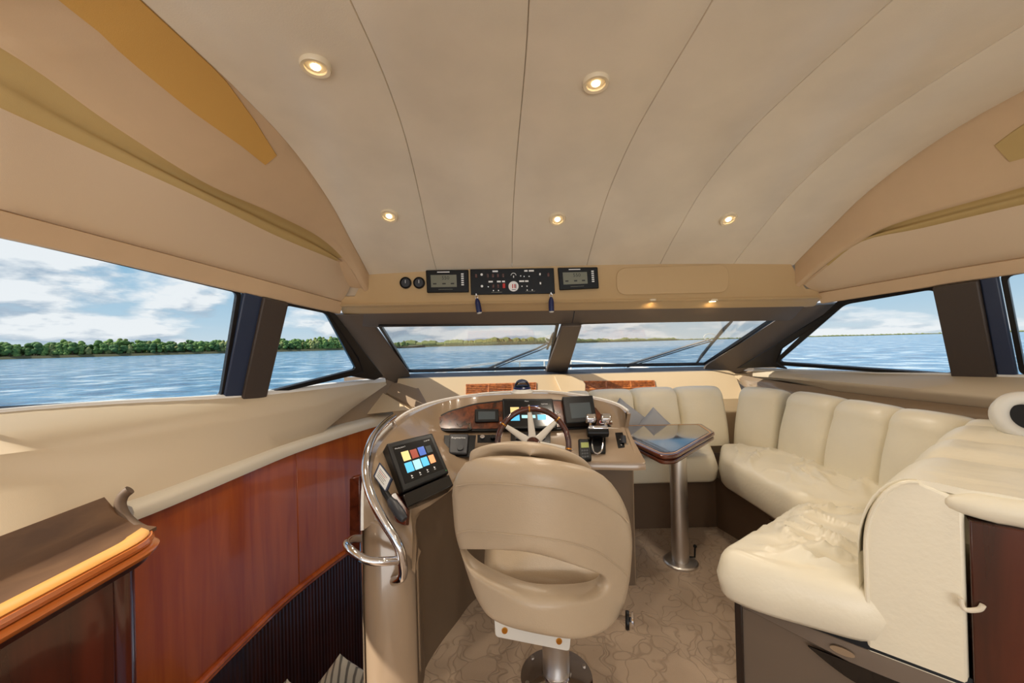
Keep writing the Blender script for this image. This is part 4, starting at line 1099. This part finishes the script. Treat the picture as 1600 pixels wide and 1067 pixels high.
# =================================================================== LEFT SIDE CABINET
lc = thing('side_cabinet', 'low cherry cabinet with rounded moulded top edge at the left', 'cabinet', (-1.4, .8, -.2))
def lp_(x, y, z): return V((x, y, z))
edge = [(-1.235, -1.0), (-1.235, .9), (-1.245, 1.22), (-1.262, 1.31), (-1.30, 1.365), (-1.36, 1.385), (-1.46, 1.385)]
es = rounded([V((x, y, 0)) for x, y in [(-1.23, -1.0), (-1.24, 1.36), (-1.50, 1.40)]], [0, .13, 0], 10)[0:]
es = [p for p in es]
es = [es[0]] + [es[0].lerp(es[1], t) for t in (.3, .6, .8, .9)] + es[1:]
def edgeprof(prof, m, name):
    rows = []
    for i, p in enumerate(es):
        t = (es[min(i+1, len(es)-1)]-es[max(i-1, 0)]).normalized(); nrm = V((t.y, -t.x, 0))
        rows.append([p+nrm*o+V((0, 0, z)) for o, z in prof])
    build(name, MB().loft(rows, True, False, True), m, lc, smooth=50)
zt = .628
edgeprof([(-.055, zt+.004), (-.01, zt+.006), (0, zt), (-.01, zt-.014), (-.055, zt-.014)], 'blond_wood', 'top_edge')
edgeprof([(-.02, zt-.003), (.008, zt-.004), (.014, zt-.014), (.008, zt-.026), (-.02, zt-.028)], 'orange_wood', 'upper_bead')
edgeprof([(-.02, zt-.030), (.014, zt-.031), (.026, zt-.040), (.022, zt-.052), (.004, zt-.060), (-.02, zt-.060)], 'orange_wood', 'lower_bead')
edgeprof([(-.03, zt-.060), (.004, zt-.061), (-.004, zt-.080), (-.03, zt-.08)], 'cherry_dark', 'under_mould')
build('shelf_top', MB().slab([[V((-1.285, y, zt)), V((-1.36, y, zt+.012)), V((-1.42, y, zt+.05)), V((-1.47, y, zt+.11))] for y in (-1, 0, .8, 1.28, 1.375)], (0, 0, -.012)), 'shelf_brown', lc, smooth=60)
arc = [PY(203, 765, 1.41), PY(192, 775, 1.40), PY(188, 790, 1.39), PY(196, 808, 1.385), PY(212, 822, 1.38), PY(228, 830, 1.375)]
build('end_cove', MB().tube(spline(arc, 5), .017, 12), 'plinth', lc)
build('corner_post', MB().tube([V((-1.325, 1.27, -.3)), V((-1.325, 1.27, .555))], .045, 24), 'cabinet_red', lc, smooth=60)
build('front_panel', MB().box((-1.30, .98, .12), (.02, .50, .86)), 'cabinet_red', lc, bevel=.003)
build('door', MB().box((-1.285, .30, .12), (.024, .84, .84)), 'cabinet_red', lc, bevel=.004)
build('end_panel', MB().box((-1.40, 1.30, .12), (.14, .02, .86)), 'cherry', lc, bevel=.003)
build('carcass', MB().box((-1.40, .1, .12), (.15, 2.2, .86)), 'cherry_dark', lc)

# =================================================================== BEAM INSTRUMENTS
def bface(q): return Face([PY(x, y, 2.60) for x, y in q])
for px, lab in ((634, 'round black gauge at the far left end of the beam'), (655, 'round black gauge next to the left monitor on the beam')):
    f = bface([(px-9, 433), (px+9, 433), (px+9, 451), (px-9, 451)]); d = thing('round_gauge', lab, 'gauge', f.at(.5, .5), 'round gauges on the beam')
    build('bezel', MB().lathe([(.040, 0), (.039, .010), (.032, .014), (.030, .009)], f.at(.5, .5), f.n, 32), 'black', d)
    build('dial', MB().lathe([(.030, .004), (.029, .0095)], f.at(.5, .5), f.n, 28), 'dark_grey', d)
    build('needle', MB().box(f.at(.5, .4, .011), (.003, .002, .022)), 'label_white', d)
for q, lab in ((((666, 423), (732, 422), (733, 457), (668, 458)), 'black engine monitor with grey screen left of the switch panel'), (((871, 419), (933, 418), (935, 451), (874, 454)), 'black engine monitor with grey screen right of the switch panel')):
    f = bface(q); d = device('engine_monitor', f, lab, 'display', .02, 'black', .006, 'engine monitors on the beam')
    build('screen', f.rect(.11, .22, .72, .76, .0201, .021), 'lcd', d)
    text(d, f, '550', .46, .36, .034, .0212, 'lcd_ink')
    for u in (.2, .42, .62): build('screen_reading', f.rect(u-.04, .58, u+.04, .64, .021, .0214), 'lcd_ink', d)
    for i in range(6): build('button', f.rect(.83, .17+.095*i, .89, .22+.095*i, .02, .023), 'label_white', d)
    build('maker_strip', f.rect(.27, .075, .56, .115, .0201, .0206), 'label_white', d)
    build('lower_strip', f.rect(.28, .855, .62, .87, .0201, .0206), 'lcd', d)
f = bface([(735, 421), (865, 419), (867, 459), (736, 461)]); d = device('switchboard', f, 'wide black switch panel with white labels and red switches in the beam centre', 'switch panel', .012, 'black', .004)
for (u0, u1, v) in ((.265, .33, .10), (.645, .685, .10), (.70, .76, .10), (.215, .265, .50), (.315, .36, .50), (.375, .41, .50), (.58, .64, .50), (.65, .69, .50)):
    build('name_plate', f.rect(u0, v-.03, u1, v+.03, .012, .0135), 'label_white', d)
for u, v in ((.07, .27), (.21, .27), (.27, .27), (.33, .27), (.39, .27), (.93, .27), (.27, .68), (.33, .68)): build('rocker_switch', f.rect(u-.012, v-.07, u+.012, v+.07, .012, .018), 'cabinet_red', d, bevel=.001)
build('red_switch', f.rect(.382, .58, .412, .76, .012, .02), 'red_lit', d, bevel=.001)
for u, v in ((.135, .22), (.135, .67)): build('indicator_lamp', f.disc(u, v, .008, .012, .015), 'bulb' if 0 else 'label_white', d)
for u, v in ((.83, .25), (.83, .6)): build('toggle', f.rect(u-.01, v-.05, u+.01, v+.05, .012, .024), 'brushed', d, bevel=.002)
for u, v in ((.21, .70), (.27, .85), (.33, .85), (.61, .70), (.67, .70), (.60, .30), (.64, .32), (.70, .32), (.67, .85), (.73, .85)): build('toggle', f.disc(u, v, .004, .012, .018, n=10), 'brushed', d)
build('arc_marking', MB().tube([f.at(.515+.03*cos(a), .22-.09*sin(a)+.05, .0125) for a in [pi*i/10 for i in range(11)]], .0018, 6), 'label_white', d)
build('arc_marking', f.rect(.51, .28, .52, .36, .012, .0135), 'label_white', d)
build('round_meter', MB().lathe([(.034, .012), (.034, .022), (.031, .024)], f.at(.51, .70), f.n, 32), 'label_white', d)
for u in (.50, .525): build('meter_digit', f.rect(u-.006, .62, u+.006, .78, .0245, .0252), 'red_lit', d)
build('meter_digit', f.rect(.535, .62, .542, .78, .0245, .0252), 'black', d); build('meter_digit', f.rect(.49, .82, .535, .84, .0245, .0252), 'black', d)
build('fine_print', f.rect(.245, .905, .37, .92, .012, .0125), 'lcd', d); build('fine_print', f.rect(.65, .885, .765, .90, .012, .0125), 'lcd', d)
for px, ty, lab, tilt in ((747, 461, 'blue float hanging with its key from the left of the switch panel', .02), (861, 459, 'blue float hanging with its key from the right of the switch panel', 0)):
    a = PY(px-3*(tilt > 0), ty, 2.565); b = a+V((tilt*.2, 0, -.022)); e = a+V((tilt, 0, -.125))
    d = thing('key_float', lab, 'key float', tuple(a), 'ignition key floats')
    build('key_ring', MB().tube([a.lerp(b, .5)+V((.010*cos(t), 0, .012*sin(t))) for t in [2*pi*i/16 for i in range(16)]], .0012, 6, True), 'chrome', d)
    build('key', MB().box(a+V((0, .012, .004)), (.006, .03, .012)), 'brushed', d)
    build('float', MB().tube([b.lerp(e, t) for t in (0, .12, .3, .6, .92)], [.007, .014, .018, .019, .018], 16), 'blue_plastic', d)
    build('white_cap', MB().tube([b.lerp(e, .92), b.lerp(e, 1)], [.018, .013], 16), 'white_paint', d)

# =================================================================== DOWNLIGHTS
def downlight(c, n, label, power, r=.048, scale=1, group='recessed ceiling downlights'):
    n = V(n).normalized(); d = thing('ceiling_downlight', label, 'ceiling light', tuple(c), group)
    build('trim_ring', MB().lathe([(r, -.012), (r, .004), (r*.93, .010), (r*.70, .008), (r*.66, -.012)], c, n, 36), 'lamp_ring', d, smooth=60)
    build('lens', MB().lathe([(r*.66, -.008), (r*.66, .001), (r*.3, .003)], c, n, 28), 'lamp_ring', d)
    build('bulb', MB().lathe([(r*.32, .002), (r*.30, .006), (r*.1, .008)], c, n, 18), 'bulb', d)
    l = bpy.data.lights.new('downlight_lamp', 'SPOT'); l.energy = power; l.spot_size = radians(150); l.spot_blend = 1; l.color = (1, .88, .72); l.shadow_soft_size = .04
    lo = bpy.data.objects.new('downlight_lamp', l); C.objects.link(lo); lo.parent = d; lo.location = n*.02; lo.rotation_euler = (-n).to_track_quat('-Z', 'Y').to_euler()
    lo.rotation_euler = (n).to_track_quat('-Z', 'Y').to_euler()
def cz(x, y):
    k = max([i for i in range(6) if seamx(i, y) <= x] or [0]); u = min(1, max(0, (x-seamx(k, y))/(seamx(k+1, y)-seamx(k, y))))
    return zc_(y)-.03*((x-XC)/1.5)**2-.004-.026*sin(pi*u)**.8*min(1, max(0, (2.6-y)/.5))
def cnorm(y): s = (zc_(y+.03)-zc_(y-.03))/.06; return V((0, s, -1)).normalized()
def hit(px, py):
    lo, hi = .3, 2.6
    for _ in range(50):
        m_ = (lo+hi)/2; p = PY(px, py, m_)
        if p.z < cz(p.x, m_): lo = m_
        else: hi = m_
    p = PY(px, py, lo); p.z = cz(p.x, lo); return p
for px, py, lab in ((493, 103, 'large round ceiling downlight nearest the left cornice'), (931, 129, 'large round ceiling downlight right of the middle'), (608, 337, 'small ceiling downlight front left'), (871, 342, 'small ceiling downlight front centre'), (1138, 342, 'small ceiling downlight front right')):
    p = hit(px, py); downlight(p, cnorm(p.y), lab, 16)
for x, y in ((-.6, -.6), (.47, -.6), (1.5, -.6), (-.6, -2), (1.5, -2), (1.5, .3)):  # unseen downlights added aft as fill for the interior
    downlight(V((x, y, cz(x, y))), cnorm(y), 'added round fill downlight in the unseen cabin behind the view', 14)
for px in (1018, 1113):
    c = PY(px, 469, 2.61); c.z -= .002
    d = thing('beam_spotlight', 'glowing spotlight under the beam, ' + ('left of the pair' if px < 1050 else 'right of the pair'), 'spotlight', tuple(c), 'spotlights under the beam')
    build('trim_ring', MB().lathe([(.036, -.006), (.036, .006), (.026, .008)], c, (0, -.05, -1), 28), 'lamp_ring', d)
    build('bulb', MB().lathe([(.022, 0), (.020, .009)], c, (0, -.05, -1), 20), 'bulb', d)
    l = bpy.data.lights.new('beam_lamp', 'SPOT'); l.energy = 1.6; l.spot_size = radians(160); l.spot_blend = 1; l.color = (1, .66, .30); l.shadow_soft_size = .02
    lo = bpy.data.objects.new('beam_lamp', l); C.objects.link(lo); lo.parent = d; lo.location = (0, -.01, -.018); lo.rotation_euler = (radians(25), 0, 0)

# =================================================================== OUTSIDE
# wipers
for (pts, lab) in (([(762, 576, 3.66), (800, 560, 3.5), (838, 545, 3.35), (862, 533, 3.22)], 'left'), ([(975, 572, 3.66), (1035, 553, 3.45), (1085, 537, 3.3), (1110, 530, 3.2)], 'right')):
    P_ = [PP(x, y, gp0+gn*.05, gn) for x, y, _ in pts]
    d = thing('windshield_wiper', 'black wiper lying across the %s windshield pane' % lab, 'wiper', tuple(P_[0]), 'windshield wipers')
    build('arm', MB().tube(P_, [.011, .010, .008, .007], 8), 'dark_grey', d)
    build('arm_rod', MB().tube([p+V((.03, 0, -.012)) for p in P_], .005, 8), 'dark_grey', d)
    bl = ([(855, 545), (866, 520)] if lab == 'left' else [(1088, 568), (1112, 537), (1143, 502)])
    B_ = [PP(x, y, gp0+gn*.035, gn) for x, y in bl]
    build('blade', MB().tube(B_, .010, 8), 'black', d); build('blade_frame', MB().tube([B_[0].lerp(B_[-1], t)+gn*(.022 if .1 < t < .9 else .008) for t in (.05, .2, .5, .8, .95)], .006, 8), 'dark_grey', d)
    build('spray_hose', MB().tube([P_[-1]+V((.05*cos(t), 0, .05*sin(t)*.6))+gn*.02 for t in [2*pi*i/14 for i in range(12)]], .003, 6), 'white_paint', d)
# bow deck and rail
dk = []
for i in range(25):
    t = pi*i/24; dk.append(V((XC+2.0*cos(t), 3.9+5.6*sin(t)**.9 if 0 < i < 24 else 3.9, .25)))
solo('bow_deck', MB().prism(dk, (0, 0, -.2)), 'foredeck', 'white bow deck of the boat beyond the windshield', 'deck', kind='structure')
br = thing('bow_rail', 'thin white rail round the bow seen low through the windshield', 'rail', (XC, 6, .25))
rp = []
for i in range(41):
    t = pi*i/40; rp.append(V((XC+1.9*cos(t), 4.2+5.1*sin(t), .76+.07*sin(t))))
build('top_rail', MB().tube(rp, .022, 8), 'white_paint', br)
for i in range(2, 40, 4): build('stanchion', MB().tube([V((rp[i].x, rp[i].y, .25)), rp[i]], .018, 8), 'white_paint', br)
# water
WZ = -2.4
n_ = 3
solo('lake_water', MB().add([(-6000, -3000, WZ), (6000, -3000, WZ), (6000, 7000, WZ), (-6000, 7000, WZ)], [(0, 1, 2, 3)]), 'water', 'rippled blue lake water all around the boat', 'water', kind='stuff')
# trees
def treemesh(seed):
    rnd = random.Random(seed); mb = MB()
    mb.tube([V((0, 0, 0)), V((0, 0, 7))], [.5, .3], 6)
    nt_ = len(mb.f)
    for i in range(13):
        a = rnd.uniform(0, 6.28); r = rnd.uniform(0, 3.8); z = rnd.uniform(3, 13.5); rr = rnd.uniform(2.2, 3.8)*(1.1-z/26)
        c = V((r*cos(a)*(1.1-z/22), r*sin(a)*(1.1-z/22), z)); rows = []
        for k in range(6):
            t = pi*(k+.05)/5.1; rows.append([c+V((rr*sin(t)*cos(2*pi*j/8), rr*sin(t)*sin(2*pi*j/8), rr*.85*cos(t)))*(1+.25*noise.noise(V((i, k, j*.7+seed)))) for j in range(8)])
        mb.loft(rows, True, False, True)
    me = bpy.data.meshes.new('tree'); me.from_pydata([tuple(v) for v in mb.v], [], mb.f); me.update()
    me.materials.append(MATS['trunk']); me.materials.append(MATS['foliage%d' % (seed % 4)])
    for i, p in enumerate(me.polygons): p.material_index = 0 if i < nt_ else 1
    me.shade_smooth(); return me
tm = [treemesh(i) for i in range(8)]
cnt = 0
rnd = random.Random(3)
def shoreline(x0, y0, x1, y1, n, smin, smax, rowsn=2, mk=True):
    out_ = []
    for k in range(rowsn):
        for i in range(n):
            t = (i+rnd.uniform(-.3, .3))/n; d_ = V((y1-y0, x0-x1, 0)).normalized()
            if d_.y < 0: d_ = -d_
            out_.append((V((x0+(x1-x0)*t, y0+(y1-y0)*t, WZ+.8)) - d_*0 + d_*(9+k*11+rnd.uniform(-3, 3)), rnd.uniform(smin, smax)*(1+.12*k)))
    return out_
near = shoreline(-700, 330, -270, 640, 88, .8, 1.25, 3)
near += shoreline(-270, 640, -215, 830, 22, .7, 1.1, 1)
for p, s in near:
    o = bpy.data.objects.new('shore_tree', tm[rnd.randrange(8)]); C.objects.link(o); o.location = p; o.scale = (s, s, s); o.rotation_euler.z = rnd.uniform(0, 6.3)
    tone = ['mid green', 'bright green', 'dark green', 'yellowish green'][tm.index(o.data) % 4]
    big = 'tall' if s > 1.15 else 'low' if s < .95 else 'middling'
    setp(o, '%s %s leafy tree on the wooded bank beyond the left windows' % (big, tone), 'tree', 'trees on the left bank')
def bank(pts, w_, m, label, name='shore_bank', h=1.6):
    rows = []
    for p in pts:
        rows.append([V((p[0], p[1], WZ-.3)), V((p[0]+(p[2] if len(p) > 2 else 0)*3, p[1]+3, WZ+h*.5)), V((p[0], p[1]+w_, WZ+h)), V((p[0], p[1]+w_+5, WZ-.3))])
    return solo(name, MB().slab(rows, (0, 0, -.3)), m, label, 'shore', kind='structure')
bank([(-1000, 110), (-700, 330), (-480, 488), (-270, 640), (-215, 830)], 120, 'shore', 'sandy strip of land under the left bank trees', h=6)
# far wooded shores (too small to tell trees apart)
mb = MB(); far = []
def farwood(x0, y0, x1, y1, n, s0, s1):
    for i in range(n):
        t = i/n; p = V((x0+(x1-x0)*t, y0+(y1-y0)*t, WZ)); s = (s0+(s1-s0)*t)*rnd.uniform(.6, 1.25)*(1+.5*noise.noise(V((t*9, 1, 1))))
        rows = []
        for k in range(5):
            a = pi*(k+.05)/4.2; rows.append([p+V((s*12*sin(a)*cos(2*pi*j/6), s*12*sin(a)*sin(2*pi*j/6), s*11*(1+cos(a))/2*1.6)) for j in range(6)])
        mb.loft(rows, True, False, True)
farwood(-520, 1330, -60, 1250, 170, .9, 1.1); farwood(-60, 1250, 260, 1500, 110, 1.25, .95); farwood(260, 1500, 900, 2100, 190, .8, .7); farwood(900, 2100, 2300, 2300, 260, .45, .4); farwood(2300, 2300, 4600, 1700, 260, .45, .5)
solo('far_woodland', mb, 'foliage3', 'distant low wooded shore across the lake', 'woodland', kind='stuff')
bank([(-560, 1320), (-60, 1240), (260, 1490), (900, 2090), (2300, 2290), (4600, 1690)], 60, 'shore', 'pale strip of far shore under the distant woodland', 'far_bank', 5)
